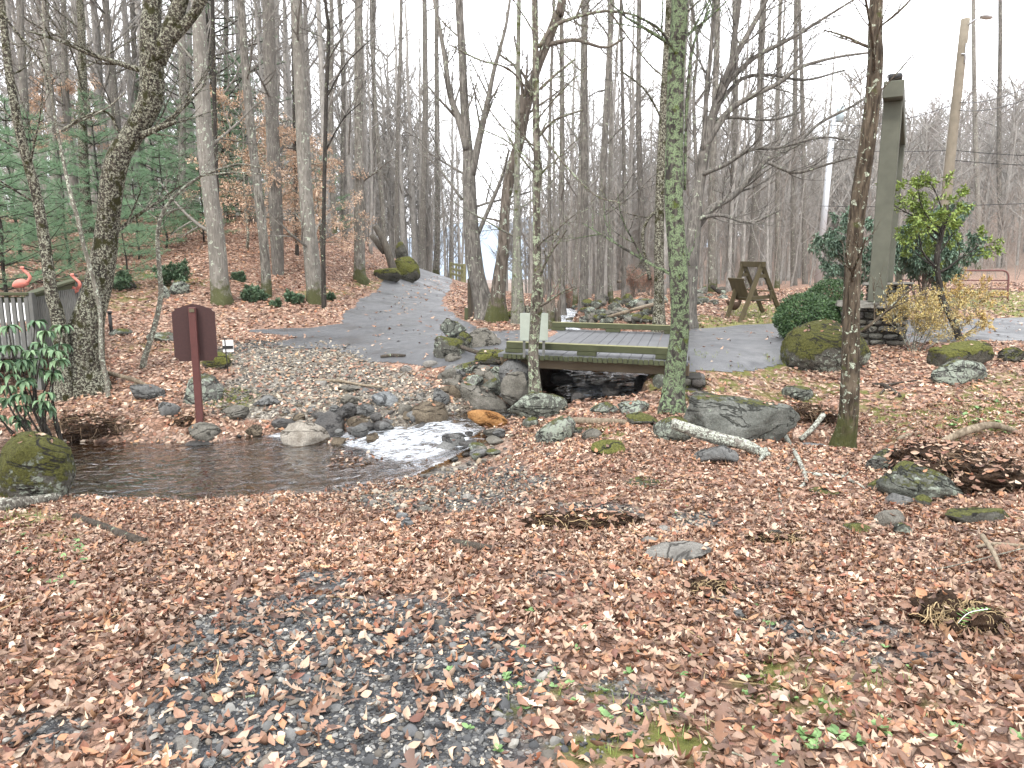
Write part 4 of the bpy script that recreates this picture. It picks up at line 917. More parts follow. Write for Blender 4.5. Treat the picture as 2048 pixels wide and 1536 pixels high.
# near rhododendron on the left
r = np.random.default_rng(81); g = np.array([-6.0, 9.45, Hz(-6.0, 9.45)]); rho = thing('rhododendron', g, 'rhododendron with large drooping leaves at the lower left, in front of the deck', 'shrub'); s = MB(); l = MB()
tv, tf = leaf_tpl(.17, .052, -.18); p = []; dd = []
tips = [(60, 700), (20, 690), (90, 660), (125, 650), (110, 700), (50, 760), (15, 770), (85, 800), (30, 830), (70, 640), (5, 720), (105, 745), (120, 715), (-20, 700), (-25, 760), (-20, 820), (40, 725), (75, 715), (55, 790), (15, 650)]
for (a, b_) in tips:
    e_ = at(a, b_, 9.1+r.uniform(-.35, .45)); m_ = g*.5+e_*.5+rvec(r)*.12; q = smooth_path([g+np.array([0, 0, -.1]), m_+np.array([-.2, 0, 0]), e_], 9); s.tube(q, np.linspace(.02, .006, 9), 5)
    for w_ in range(2):
        c_ = e_ if w_ == 0 else q[7]+rvec(r)*.07
        for i in range(9): az = i*2.4; p.append(c_); dd.append((math.cos(az), math.sin(az), -r.uniform(.4, 1.7)))
p = np.array(p); dd = np.array(dd, float); N = len(p)
l.scatter(tv, tf, p, frames(dd, np.tile([0, 0, 1.], (N, 1)), r, .15), r.uniform(.75, 1.15, N), np.array((.05, .11, .055))+(np.array((.19, .29, .15))-np.array((.05, .11, .055)))*r.random((N, 1)))
s.build('stem', DARKB, rho); l.build('foliage', LEAFM, rho)
# ferns and low evergreen clumps on the slope
for i, (a, b_, wd, lb) in enumerate([(508, 602, 34, 'low evergreen clump left of the slender pale trunk'), (590, 605, 26, 'low evergreen clump left of the thick pale poplar'), (655, 600, 16, 'low evergreen tuft right of the thick pale poplar'), (240, 582, 40, 'mossy fern clump on the slope right of the deck'), (350, 572, 50, 'fern clump above the sign board on the slope'),
                                  (548, 612, 16, 'small evergreen tuft between the two pale trunks'), (480, 560, 20, 'small fern tuft right of the straight pale poplar')]):
    s_, l_ = shrub(300+i, 1, 7, 2, (5, 4), .32*wd/30, .006, leaf_tpl(.1, .04, .2), 8, (.05, .1, .05), (.15, .22, .13), 1.2, .2); put_shrub('fern_clump', (s_, l_), a, b_, lb, 'low plant')
# reddish twiggy brush behind the stone bank
for i, (a, Y, lb) in enumerate([(1300, 27, 'reddish twig thicket behind the stone bank near the vine'), (1265, 28, 'reddish twig thicket left of the vine'), (1130, 28, 'reddish brush right of the hollow stump'), (1700, 40, 'brown brush behind the clipped bushes')]):
    put_shrub('thicket', shrub(320+i, 1, 16, 3, (5, 4, 3), .9, .01, leaf_tpl(.05, .02, .2, 'diamond'), 1, (.25, .12, .08), (.4, .22, .14), .6, 0), a, 600, lb, 'brush', Y=Y)

# ------------------------------------------------------------------ rocks
def icos(n):
    bm = bmesh.new(); bmesh.ops.create_icosphere(bm, subdivisions=n, radius=1); v = np.array([x.co[:] for x in bm.verts]); f = [[q.index for q in x.verts] for x in bm.faces]; bm.free(); return v, f
ICO = {n: icos(n) for n in (1, 2, 3, 4, 5)}
def rock_shape(seed, dims, ang=.7, sub=4, ns=.06, flat=0.):
    r = np.random.default_rng(seed); v, f = ICO[sub]; v = v.copy(); n = r.normal(size=(11, 3)); n /= np.linalg.norm(n, axis=1, keepdims=True)
    if flat: n = np.vstack([n, [[.05, -.05, 1]]])
    d = r.uniform(.62, .95, len(n)); 
    if flat: d[-1] = 1-flat
    q = v@n.T; rad = np.where(q > .05, d/np.maximum(q, .05), 9.); 
    ex = np.exp(-rad*48); rs = -np.log(ex.sum(1)+1e-30)/48; rs = np.minimum(rs, 1.12)
    rr = rs*ang+(1-ang)*.9; v = v*rr[:, None]
    v *= (1+ns*1.8*fbm(v*2.1+seed, 3)+ns*1.*fbm(v*6+seed, 3)+ns*.4*fbm(v*17+seed, 2)-ns*.9*np.maximum(0, np.abs(vn(np.stack([v[:, 0]*2, v[:, 1]*2, v[:, 2]*9], -1)+seed))-.5))[:, None]
    s_ = np.sqrt(1)
    return v*np.asarray(dims)/2*1.06, f
RK = dict(slab=rockmat('weathered_slab', (.15, .155, .135), (.27, .275, .245), moss=.42, lich=.5),mosd=rockmat('dark_moss_rock', (.1, .095, .08), (.2, .19, .16), moss=1.02, lich=.8, mcol=(.075, .075, .022)),
    moss=rockmat('mossy_rock', (.09, .088, .075), (.2, .195, .165), moss=.75, lich=.6), grn=rockmat('greenish_rock', (.1, .105, .088), (.22, .225, .19), moss=.5, lich=.75),
    lich=rockmat('lichen_rock', (.11, .11, .1), (.23, .225, .2), moss=.45, lich=.95), gry=rockmat('grey_rock', (.13, .13, .125), (.28, .278, .265), lich=.2), grt=rockmat('grey_tan_rock', (.15, .14, .115), (.3, .28, .24), moss=.15, lich=.3),
    brn=rockmat('brown_rock', (.13, .1, .07), (.26, .215, .155)), wet=rockmat('wet_rock', (.04, .038, .035), (.12, .11, .1), wet=True), wht=rockmat('whitish_rock', (.3, .26, .21), (.52, .48, .41)),
    blu=rockmat('bluish_rock', (.22, .232, .235), (.37, .385, .385)), org=rockmat('orange_rock', (.3, .13, .04), (.55, .3, .12)), pal=rockmat('pale_rock', (.25, .235, .21), (.42, .4, .36)), yel=rockmat('yellow_moss_rock', (.09, .088, .07), (.18, .17, .14), moss=1.0, lich=.3, mcol=(.11, .112, .03)))
rk_n = 0; BIG = []
def rock(a, yb, w, h, mat, label, dep=.8, tilt=0., yaw=None, Y=None, ang=.92, flat=0., name='rock', cat='rock', group=None, sink=.18, lift=0, seed=None, ns=.05):
    """a is the photo x of its middle, yb the y of its visible foot, w and h its visible size in photo pixels"""
    global rk_n; rk_n += 1; sd_ = seed or 1000+rk_n*7
    if Y is None: g = G(a, yb); Y = g[1]
    dist = Y/ray(a, yb)[1]; W = w*dist/F; D = W*dep; Yc = Y+D*.36; x = (a-1024)/F*Y/ray(a, yb)[1]*(Yc/Y)**0
    Hh = h*dist/F*.98; e_ = -ray(a, yb)[2]/ray(a, yb)[1]; Hh = max(Hh-D*.33*e_, Hh*.45)   # part of the seen height is the top, seen from above
    z0 = at(a, yb, Y)[2]+lift; tot = Hh*(1+sink*2); c = np.array([x, Yc, z0+Hh-tot/2])
    v, f = rock_shape(sd_, (W, D, tot), ang, 5 if w > 140 else 4 if w > 45 else 3, ns, flat)
    ct, st = math.cos(R(-tilt)), math.sin(R(-tilt)); v = v@np.array([[ct, 0, -st], [0, 1, 0], [st, 0, ct]])
    yw = (rk_n*1.7) % 1.2-.6 if yaw is None else yaw; cy_, sy_ = math.cos(yw), math.sin(yw); v = v@np.array([[cy_, sy_, 0], [-sy_, cy_, 0], [0, 0, 1]])
    b = MB(); b.add(v+c, t=f); o = b.build(name, RK[mat], off=c); tag(o, label, cat, group)
    if w > 50 and mat != 'wet': BIG.append((v+c, f))
    return o
ROCKS = [(40, 1002, 160, 152, 'mosd', 'large mossy boulder with pale lichen at the left end of the pool', dict(dep=.9, ang=.45, name='boulder', cat='boulder', tilt=-8)), (205, 990, 150, 26, 'grn', 'flat green-grey rock at the pool edge beside the large left boulder', dict(flat=.5, lift=.05)),
 (400, 880, 62, 34, 'grt', 'tan-grey rock in the water below the brown sign post', {}), (396, 896, 56, 16, 'wet', 'low wet rock just below the tan-grey rock in the pool', {}), (508, 874, 44, 24, 'brn', 'brownish rock between the two small cascades', {}), (608, 896, 92, 50, 'wht', 'pale whitish block between the cascades', dict(tilt=-22, dep=.55, ang=.9, yaw=.15)),
 (650, 876, 80, 52, 'wet', 'broad flat wet rock directly behind the whitish block', dict(dep=.9)), (713, 862, 60, 38, 'brn', 'flat brown-topped rock right of the broad wet rock', dict(flat=.3)), (670, 838, 28, 20, 'gry', 'small dark grey rock perched on the broad wet rock', dict(lift=.06)),
 (671, 892, 46, 18, 'brn', 'small tan oval rock right of the whitish block', {}), (740, 900, 36, 20, 'wet', 'small dark rock in the foam', {}), (858, 856, 92, 62, 'brn', 'rounded brown boulder leaning over the main cascade', dict(tilt=-28, name='boulder', cat='boulder', ang=.6)),
 (842, 884, 34, 42, 'wet', 'dark wet rock that splits the white cascade', {}), (838, 878, 22, 18, 'wet', 'small wet rock below the splitting rock', {}), (893, 912, 84, 30, 'gry', 'long grey rock slanting at the right of the cascade', dict(tilt=22, dep=.4, yaw=.3)), (818, 912, 24, 14, 'wet', 'small dark stone at the foot of the cascade', {}),
 (955, 822, 122, 36, 'grt', 'big tilted slab resting over the orange log-like rock', dict(tilt=-27, dep=.5, ang=1., yaw=-.1, name='slab', lift=.1, flat=.2)), (975, 858, 84, 30, 'org', 'orange rounded rock under the tilted slab', dict(dep=.4, tilt=-14, ang=.3, lift=.06, yaw=.0)), (880, 806, 40, 30, 'gry', 'dark rounded stone left of the tilted slab', {}), (908, 796, 26, 28, 'brn', 'small brown stone touching the tilted slab', {}),
 (892, 716, 66, 52, 'moss', 'mossy boulder at the left of the stone heap by the bridge', dict(dep=.9)), (905, 680, 52, 34, 'grn', 'lumpy top rock of the heap left of the bridge', dict(lift=.1)), (925, 700, 40, 34, 'moss', 'small mossy rock in the middle of the heap', dict()), (966, 706, 72, 50, 'grt', 'smooth grey boulder right behind the stone heap', dict(Y=12.6, ang=.6)),
 (985, 728, 64, 34, 'yel', 'flat stone with bright moss against the bridge corner', dict(flat=.3)), (1000, 770, 40, 46, 'grn', 'block of the abutment below the mossy flat stone', dict()), (985, 790, 56, 40, 'grn', 'rounded stone of the left abutment beside the water', dict()), (930, 748, 60, 26, 'lich', 'flat slab on the bank, first below the stone heap', dict(dep=.6, tilt=10)),
 (962, 756, 62, 26, 'grt', 'broad flat slab right of the first one on the bank', dict(flat=.3)), (896, 760, 40, 24, 'grt', 'angular tan stone left of the bank slabs', {}), (945, 782, 46, 34, 'lich', 'squarish lichen stone over the tilted slab', {}), (915, 775, 24, 26, 'grt', 'upright small stone between bank slabs', {}), (1032, 796, 54, 50, 'grt', 'upright block of the left abutment at the water line', dict(Y=10.75, yaw=.1)), (1030, 765, 56, 44, 'gry', 'dark block of the left abutment just under the beam', dict(Y=11.1, yaw=-.1)), (1056, 780, 44, 46, 'grn', 'narrow block of the left abutment nearest the slim tree', dict(Y=11.5, yaw=.2)), (968, 792, 36, 22, 'grt', 'small stone above the right end of the tilted slab', {}), (1012, 800, 34, 20, 'gry', 'rounded grey stone at the stream below the abutment', {}),
 (530, 812, 46, 20, 'gry', 'dark flat oval stone at the left of the gravel bar', {}), (768, 812, 62, 30, 'blu', 'smooth pale bluish stone on the gravel bar', dict(tilt=-14, ang=.5)), (697, 812, 42, 22, 'grt', 'oval brown-grey stone left of the pale bluish stone', dict(tilt=-14)), (730, 786, 20, 12, 'gry', 'small dark oval stone above the pale bluish stone', {}), (776, 848, 34, 16, 'gry', 'flat dark slate chip below the bluish stone', dict(flat=.5)), (735, 832, 44, 24, 'gry', 'grey stone at the water edge under the bluish stone', {}), (598, 846, 26, 20, 'brn', 'brown stone above the whitish block', {}), (565, 860, 50, 24, 'wet', 'dark rock left of the whitish block at the water', {}), (700, 782, 50, 14, 'grt', 'flat grey stone with a stick lying above it', dict(flat=.4)), (808, 830, 30, 22, 'grt', 'rough tan stone left of the brown boulder', {}), (842, 800, 22, 16, 'pal', 'pale small stone above the brown boulder', {}), (812, 744, 24, 14, 'pal', 'white stone on the bank above the gravel bar', {}), (860, 735, 30, 14, 'pal', 'whitish stone just left of the stone heap foot', {}), (640, 772, 26, 12, 'pal', 'pale flat stone in the middle of the gravel bar', {}),
 (1075, 834, 108, 60, 'grn', 'big angular grey rock at the foot of the slim tree', dict(name='boulder', cat='boulder', dep=.7)), (1112, 884, 84, 50, 'lich', 'slanted lichen rock below the big angular rock', dict(tilt=24, dep=.6)), (1212, 826, 56, 20, 'lich', 'low lichen stone left in front of the bridge water', {}), (1270, 826, 66, 26, 'lich', 'low lichen stone right in front of the bridge water', {}), (1284, 850, 62, 24, 'moss', 'dark mossy stone left of the lichen-green tree foot', {}), (1062, 856, 36, 22, 'grn', 'small stone under the big angular rock', {}), (1350, 884, 84, 52, 'grn', 'smooth grey-green rock left of the large flat-topped boulder', dict(ang=.55)),
 (1487, 884, 236, 98, 'slab', 'large flat-topped grey boulder right of the lichen-green tree', dict(name='boulder', cat='boulder', dep=.62, ang=1., flat=.18, yaw=.05, tilt=-3, ns=.04, seed=4242)), (1440, 928, 88, 40, 'gry', 'small rounded dark rock below the fallen birch-white branch', dict(tilt=12)), (1225, 908, 76, 26, 'yel', 'moss-topped low rock in the leaves left of centre right', {}), (1290, 976, 96, 16, 'grn', 'flat green-grey stone flush with the leaves', dict(flat=.5)), (1185, 880, 40, 22, 'grt', 'small upright stone beside the slanted lichen rock', {}), (1152, 870, 60, 18, 'grn', 'low rock with leaves right of the slanted lichen rock', {}),
 (1660, 744, 178, 106, 'mosd', 'round mossy boulder left of the stone gate pillar', dict(name='boulder', cat='boulder', ang=.4, yaw=0, dep=.8)), (1930, 738, 118, 58, 'yel', 'bright moss-covered rock by the right roadside', dict(dep=.6, tilt=6)), (1935, 765, 135, 48, 'lich', 'dark lichen rock below the bright moss-covered rock', dict(dep=.5)), (2035, 724, 64, 30, 'moss', 'mossy rock at the right edge by the road', {}),
 (1800, 940, 108, 40, 'lich', 'lichen rock behind the long mossy rock at right', {}), (1862, 1000, 186, 68, 'grn', 'long mossy rock with white lichen at right', dict(dep=.55, tilt=-12, name='boulder', cat='boulder')), (1806, 1012, 50, 26, 'gry', 'rounded grey stone under the long mossy rock', {}), (1850, 1012, 34, 22, 'moss', 'small mossy brown stone under the long mossy rock', {}), (1975, 1050, 150, 38, 'moss', 'low mossy rock with a round pale lichen spot at right edge', dict(dep=.5)), (1786, 1052, 62, 34, 'grt', 'angular grey stone in the leaves, upper of the right cluster', {}), (1728, 1068, 58, 20, 'grn', 'low grey-green stone at the left of the right cluster', {}), (1808, 1072, 36, 26, 'grn', 'small block at the right of the stone cluster', {}), (1650, 990, 56, 14, 'grn', 'narrow flat slate in the leaves right of the broken branch', dict(flat=.4)), (1636, 893, 60, 12, 'blu', 'flat grey stone left of the flaky-barked tree foot', dict(flat=.5)), (1760, 980, 46, 22, 'moss', 'small mossy stone left of the long mossy rock', {}),
 (1355, 1124, 126, 36, 'pal', 'flat pale stone lying in the leaves right of centre', dict(flat=.45, tilt=6, dep=.7)), (1300, 1090, 40, 16, 'pal', 'small tan stone just above the flat pale stone', {}), (1338, 1068, 46, 14, 'pal', 'small pale stone near the gravel mound', {}), (940, 1168, 62, 12, 'pal', 'thin white flat stone in the leaves at centre', dict(flat=.3)), (803, 1042, 26, 20, 'blu', 'left of two small blue-grey stones by the gravel spit', {}), (816, 1058, 28, 22, 'blu', 'right of two small blue-grey stones by the gravel spit', {}), (847, 1028, 34, 14, 'grt', 'small tan-green stone on the gravel spit', {}), (364, 1504, 58, 26, 'pal', 'pale angular stone in the foreground gravel at lower left', {}), (475, 1486, 30, 24, 'gry', 'dark angular stone in the foreground gravel', {}), (410, 1536, 40, 18, 'blu', 'bluish stone at the bottom edge in the foreground gravel', {}), (1480, 1240, 26, 20, 'gry', 'small grey stone beside the red leaf at right', {}), (1555, 1075, 30, 16, 'grt', 'small stone at the lower end of the thin dead twig', {}),
 (130, 796, 76, 32, 'lich', 'lichen rock on the left bank above the root tangle', {}), (292, 800, 64, 32, 'gry', 'ribbed dark rock at the lower end of the long fallen pole', dict(tilt=-24, dep=.5)), (332, 834, 44, 34, 'gry', 'dark grey rock on the bank left of the sign post foot', dict(tilt=16)), (394, 806, 80, 58, 'lich', 'green lichen rock right behind the sign post', {}), (466, 838, 56, 26, 'grt', 'brown-grey rock right of the sign post foot', {}), (320, 684, 62, 20, 'lich', 'lichen rock behind the lichen sapling foot', {}), (235, 672, 40, 14, 'grn', 'low rock at the short dark post left', {}), (246, 580, 44, 26, 'moss', 'mossy rock on the slope right of the deck', {}), (354, 588, 40, 26, 'lich', 'lichen rock on the slope above the sign', {}), (325, 596, 30, 24, 'lich', 'small lichen rock on the slope beside the lichen sapling', {}), (427, 738, 56, 36, 'yel', 'bright mossy hummock right of the brown sign board', dict(ang=.3)),
 (806, 560, 56, 44, 'yel', 'yellow mossy outcrop at the left edge of the drive', dict(name='boulder', cat='boulder')), (770, 560, 50, 28, 'yel', 'lower mossy ledge left of the outcrop by the drive', {}), (803, 520, 26, 34, 'moss', 'dark mossy rock on top of the bank by the drive', dict(Y=29)), (985, 640, 50, 22, 'moss', 'mossy rock between the two left-hand leaning trees', {}), (1025, 642, 44, 20, 'yel', 'mossy stones right of the rough leaning tree', {}),
 (1222, 776, 30, 14, 'wet', 'dark wet rock in the stream under the bridge, left', dict(Y=11.6)), (1222, 790, 34, 20, 'wet', 'dark wet rock in mid-stream under the bridge', dict(Y=11.0)), (1155, 800, 36, 16, 'wet', 'black rock at the near left of the bridge water', dict(Y=10.9)), (1290, 775, 44, 24, 'wet', 'black rock at the right bank under the bridge', dict(Y=11.6)), (1120, 765, 50, 22, 'wet', 'black rock at the left bank under the bridge', dict(Y=12.3)), (1330, 775, 40, 30, 'grn', 'stone beside the lichen-green tree at the bridge corner', {}), (1405, 810, 50, 26, 'grt', 'stone edge on the bank right of the lichen-green tree', {}), (1600, 800, 60, 30, 'grn', 'square-edged stone at the head of the ditch right of the big boulder', {})]
for a in ROCKS: rock(*a[:6], **a[6])
# banks of piled stones
r = np.random.default_rng(91)
def bank(n, x0, x1, y0, y1, w0, w1, label, grp, mats, hh=1., lift=0):
    for i in range(n): a = r.uniform(x0, x1); w_ = r.uniform(w0, w1); rock(a, r.uniform(y0, y1), w_, w_*r.uniform(.34, .62)*hh, mats[i % len(mats)], ('small ' if w_ < w0+(w1-w0)*.35 else 'large ' if w_ > w0+(w1-w0)*.7 else '')+label+', '+('left end' if a < x0+(x1-x0)*.25 else 'left of middle' if a < (x0+x1)/2 else 'right of middle' if a < x0+(x1-x0)*.75 else 'right end'), group=grp, ang=.85, lift=lift)
bank(70, 1122, 1328, 606, 652, 14, 30, 'mossy grey stone in the long stone bank beyond the bridge', 'stones of the bank beyond the bridge', ['grn', 'lich', 'grt', 'moss'], 1.2, .06)
bank(16, 1385, 1455, 582, 618, 14, 28, 'stone in the pile left of the garden swing', 'stones piled left of the swing', ['lich', 'grn', 'grt'])
bank(22, 560, 860, 795, 842, 9, 20, 'loose cobble at the stream side of the gravel bar', 'cobbles along the gravel bar', ['grt', 'gry', 'pal', 'brn'])
bank(16, 680, 900, 735, 790, 8, 17, 'pale cobble on the upper gravel bank', 'pale cobbles on the upper bank', ['pal', 'grt', 'wht'])
bank(14, 720, 940, 985, 1035, 12, 24, 'cobble on the gravel spit in front of the pool', 'cobbles on the gravel spit', ['grt', 'gry', 'pal'])
bank(26, 610, 945, 842, 902, 16, 42, 'wet grey rock jumbled in the cascade', 'rocks jumbled in the cascade', ['wet', 'gry', 'brn', 'wet'], 1.2, .1)
bank(14, 885, 1010, 872, 936, 18, 44, 'grey stone edging the right side of the cascade', 'stones edging the cascade', ['gry', 'grn', 'grt', 'wet'], 1., .03)
bank(16, 885, 1012, 722, 800, 22, 46, 'angular grey stone of the heap below the bridge corner', 'stones heaped below the bridge corner', ['grt', 'gry', 'lich', 'brn'], 1.1)
bank(8, 1650, 1800, 610, 640, 12, 20, 'small stone in the leaves behind the clipped bushes', 'stones behind the clipped bushes', ['grt'])
# ------------------------------------------------------------------ built things
GREENW = flat_mat('green_weathered_wood', (.055, .06, .03), .85, .5, 5, bump=.5); LTOP = flat_mat('pale_weathered_wood', (.2, .195, .1), .85, .35, 6, bump=.5)
GREYW = flat_mat('grey_weathered_wood', (.12, .12, .11), .9, .4, 7, bump=.5); DKW = flat_mat('dark_damp_wood', (.06, .05, .035), .85, .4, 5, bump=.5)
DECKW = flat_mat('deck_planks', (.1, .102, .106), .6, .45, 2, bump=.4); SWGW = flat_mat('brown_green_timber', (.075, .06, .03), .85, .4, 6, bump=.4); POSTW = flat_mat('post_timber', (.085, .087, .066), .85, .4, 4, bump=.5)
BRED = flat_mat('brown_sign_paint', (.045, .02, .018), .55, .3, 30); REDB = flat_mat('red_brown_post_paint', (.085, .03, .026), .6, .25, 12)
BLACK = flat_mat('black_metal', (.02, .02, .02), .5, .2); WHITE = flat_mat('white_plastic', (.75, .75, .73), .5, .08); PINK = flat_mat('pink_plastic', (.5, .17, .13), .5, .2, 6)
STEEL = flat_mat('galvanised_steel', (.5, .52, .54), .4, .12, 6, metal=.5); POLEW = flat_mat('pole_wood', (.19, .165, .125), .85, .3, 5, bump=.4); REDM = flat_mat('rusty_red_tube', (.13, .055, .05), .6, .4, 9)
CREAM = flat_mat('cream_board', (.62, .58, .45), .7, .15); HAZE = .0002
GPALE = flat_mat('grey_green_board', (.3, .33, .28), .7, .15, 12)
# bridge
def bp(s_, t_, z): return np.array([BA[0]+BE[0]*s_+BN[0]*t_, BA[1]+BE[1]*s_+BN[1]*t_, z])
BL = 2.7; ux = np.array([BE[0], BE[1], 0]); uy = np.array([BN[0], BN[1], 0]); BR = np.stack([ux, uy, [0, 0, 1.]], 1)
br = thing('bridge', bp(BL/2, 2, .1), 'low wooden bridge carrying the lane over the stream, with timber kerb rails', 'bridge')
r = np.random.default_rng(5)
d = MB(); n = 17; wpl = (BL+.25)/n
for i in range(n): d.box(bp(-.12+wpl*(i+.5), 2.05, .18+r.normal(0, .003)), (wpl-.004, 4.5+r.normal(0, .03), .06), BR, bev=.006)
d.build('deck', DECKW, br, smooth=False)
for t_ in (.12, 1.0, 2.0, 3.0, 3.95):
    b = MB(); b.box(bp(BL/2, t_, .057), (BL+.3, .15, .18), BR, bev=.01); b.build('beam', DKW if t_ != .12 else flat_mat('brown_beam', (.13, .1, .065), .85, .5, 2.5, bump=.5), br, smooth=False)
for t_, nm in ((0.02, 'near'), (4.03, 'far')):
    b = MB(); b.box(bp(BL/2, t_, .328), (BL+.02, .15, .1), BR, bev=.008, m=0)
    b.box(bp(BL/2, t_, .3795), (BL+.02, .152, .004), BR, m=1)
    rl = b.build('kerb_rail', [GREENW, LTOP], br, smooth=False)
    for s_ in (.12, 1.3, 2.5):
        k = MB(); k.box(bp(s_, t_, .2435), (.3, .14, .067), BR, bev=.006); k.build('block', GREENW, rl, smooth=False)
b = MB()
for i in range(36): b.box(bp(.02+i*.076, -.225, .178+r.normal(0, .004)), (.066, .03, .075), BR, bev=.004)
b.build('edge_board', GREENW, br, smooth=False)
# stone walls under the bridge ends
def stonewall(name, label, cat, a, b_, h0, h1, thick, seed, cap=False, cs=.16, off=None, mat='grt'):
    """courses of rounded field stones with dark joints between"""
    r = np.random.default_rng(seed); a = np.array(a, float); b_ = np.array(b_, float); L = np.linalg.norm(b_-a); ux_ = (b_-a)/L; n_ = np.array([ux_[1], -ux_[0]])
    core = MB(); R3 = np.stack([[*ux_, 0], [-n_[0], -n_[1], 0], [0, 0, 1]], 1)
    cen = (a+b_)/2; core.box((*cen, (h0+h1)/2), (L-.08, thick-.08, h1-h0), R3)
    st = MB(); z = h0; v0, f0 = ICO[2]
    while z < h1-.03:
        ch = min(r.uniform(.6, 1.1)*cs, h1-z); 
        for side in (1, -1, 2, -2):
            if abs(side) == 1: LL = L; o_ = lambda s_: (*(cen+ux_*(s_-LL/2)+n_*side*(thick/2-.03)), 0); 
            else: LL = thick; o_ = lambda s_: (*(cen+n_*(s_-LL/2)+ux_*np.sign(side)*(L/2-.03)), 0)
            s_ = 0
            while s_ < LL-.02:
                w = min(r.uniform(.8, 2.2)*cs, LL-s_); w = w if LL-s_-w > .07 else LL-s_
                c = np.array(o_(s_+w/2)); c[2] = z+ch/2
                dm = (w-.018, .12, ch-.014) if abs(side) == 1 else (.12, w-.018, ch-.014)
                v, f = rock_shape(int(r.integers(1e6)), dm, .8, 2, .05); v = np.clip(v*1.22, -np.array(dm)/2, np.array(dm)/2)
                g_ = r.uniform(.6, 1.25); st.add(v@R3.T+c, t=f, col=(g_, g_*r.uniform(.93, 1), g_*r.uniform(.85, .98))); s_ += w
        z += ch
    return core, st, R3, cen, L
WSM = rockmat('wall_stone', (.13, .13, .12), (.27, .265, .24), moss=.3, lich=.35)
def tint(m):
    t = m.node_tree; bs = t.nodes['Principled BSDF']; src = bs.inputs['Base Color'].links[0].from_socket; n = t.nodes.new('ShaderNodeMix'); n.data_type = 'RGBA'; n.blend_type = 'MULTIPLY'; n.inputs[0].default_value = 1
    a = t.nodes.new('ShaderNodeAttribute'); a.attribute_name = 'Col'; t.links.new(src, n.inputs[6]); t.links.new(a.outputs[0], n.inputs[7]); t.links.new(n.outputs[2], bs.inputs['Base Color'])
tint(WSM); MORT = flat_mat('dark_joint', (.03, .027, .022), .95)
for s_, lb in ((-.16, 'stone abutment carrying the left end of the bridge'), (2.86, 'stone abutment carrying the right end of the bridge')):
    a = bp(s_, -.1, 0)[:2]; b_ = bp(s_, 4.2, 0)[:2]; core, st, R3, cen, L = stonewall('', '', '', a, b_, -.75, -.04, .4, 71+int(s_))
    o = thing('abutment', (*cen, -.75), lb, 'stone wall'); core.build('core', MORT, o, smooth=False); st.build('stonework', WSM, o)
# gate: two pillars, two posts, a beam with a hanging board
for i, (x, y, w, h0, top, lb) in enumerate([(6.8, 13.5, 1.05, -.1, .9, 'near stone gate pillar with a flagstone cap, behind the flaky-barked tree'), (9.45, 18.2, .9, .05, 1.15, 'far stone gate pillar on the other side of the lane')]):
    an = math.atan2(4.9, 2.5)-math.pi/2; e1 = np.array([math.cos(an), math.sin(an)])*w/2
    core, st, R3, cen, L = stonewall('', '', '', (x-e1[0], y-e1[1]), (x+e1[0], y+e1[1]), h0, top-.09, w*.92, 200+i, cs=.13)
    o = thing('stone_pillar', (x, y, h0+.1), lb, 'stone pillar', 'stone gate pillars'); core.build('core', MORT, o, smooth=False); st.build('stonework', WSM, o)
    c = MB(); v, f = rock_shape(240+i, (w*1.42, w*1.3, .1), .95, 4, .02); v = v*1.18; v[:, :2] = np.clip(v[:, :2], -w*.64, w*.64)*(1+.02*fbm(v*9, 2))[:, None]; v[:, 2] = np.clip(v[:, 2], -.045, .045)
    c.add(v@R3.T+np.array([x, y, top-.045]), t=f); c.build('capstone', RK['grt'], o)
Q1 = np.array([6.8, 13.45]); Q2 = np.array([9.4, 18.2]); gt = thing('gate_frame', (*Q1, .83), 'tall timber gate frame over the lane, posts standing on the stone pillars', 'gate')
uq = (Q2-Q1)/np.linalg.norm(Q2-Q1); aq = math.atan2(uq[1], uq[0]); RQ = np.stack([[uq[0], uq[1], 0], [-uq[1], uq[0], 0], [0, 0, 1]], 1)
TOPZ = 4.72
for q, z0 in ((Q1, .9), (Q2, 1.15)):
    b = MB(); b.box((*q, (z0+TOPZ-.28)/2), (.3, .3, TOPZ-.28-z0), RQ, bev=.012); b.build('post', POSTW, gt, smooth=False)
b = MB(); m_ = (Q1+Q2)/2; b.box((*m_, TOPZ-.14), (np.linalg.norm(Q2-Q1)+.9, .32, .28), RQ, bev=.012); b.build('beam', POSTW, gt, smooth=False)
bd = MB(); bd.box((*(Q1+uq*2.6), TOPZ-.75), (2.9, .05, .75), RQ, bev=.01); sb = bd.build('sign_board', CREAM, gt, smooth=False)
fr_ = MB()
for dz in (-.36, .36): fr_.box((*(Q1+uq*2.6), TOPZ-.75+dz), (3.0, .1, .07), RQ, bev=.006)
for dx in (-1.46, 1.46): fr_.box((*(Q1+uq*(2.6+dx)), TOPZ-.75), (.07, .104, .66), RQ, bev=.006)
fr_.build('frame', DKW, sb, smooth=False)
for dx in (-1.2, 1.2): b = MB(); b.tube([(*(Q1+uq*(2.6+dx)), TOPZ-.3), (*(Q1+uq*(2.6+dx)), TOPZ-.37)], .015, 6); b.build('hanger', BLACK, gt)
b = MB(); b.box((Q1[0], Q1[1], TOPZ+.13), (.34, .22, .1), RQ, bev=.02); b.tube([(*Q1, TOPZ), (*Q1, TOPZ+.12)], .02, 6); b.build('floodlight', BLACK, gt)
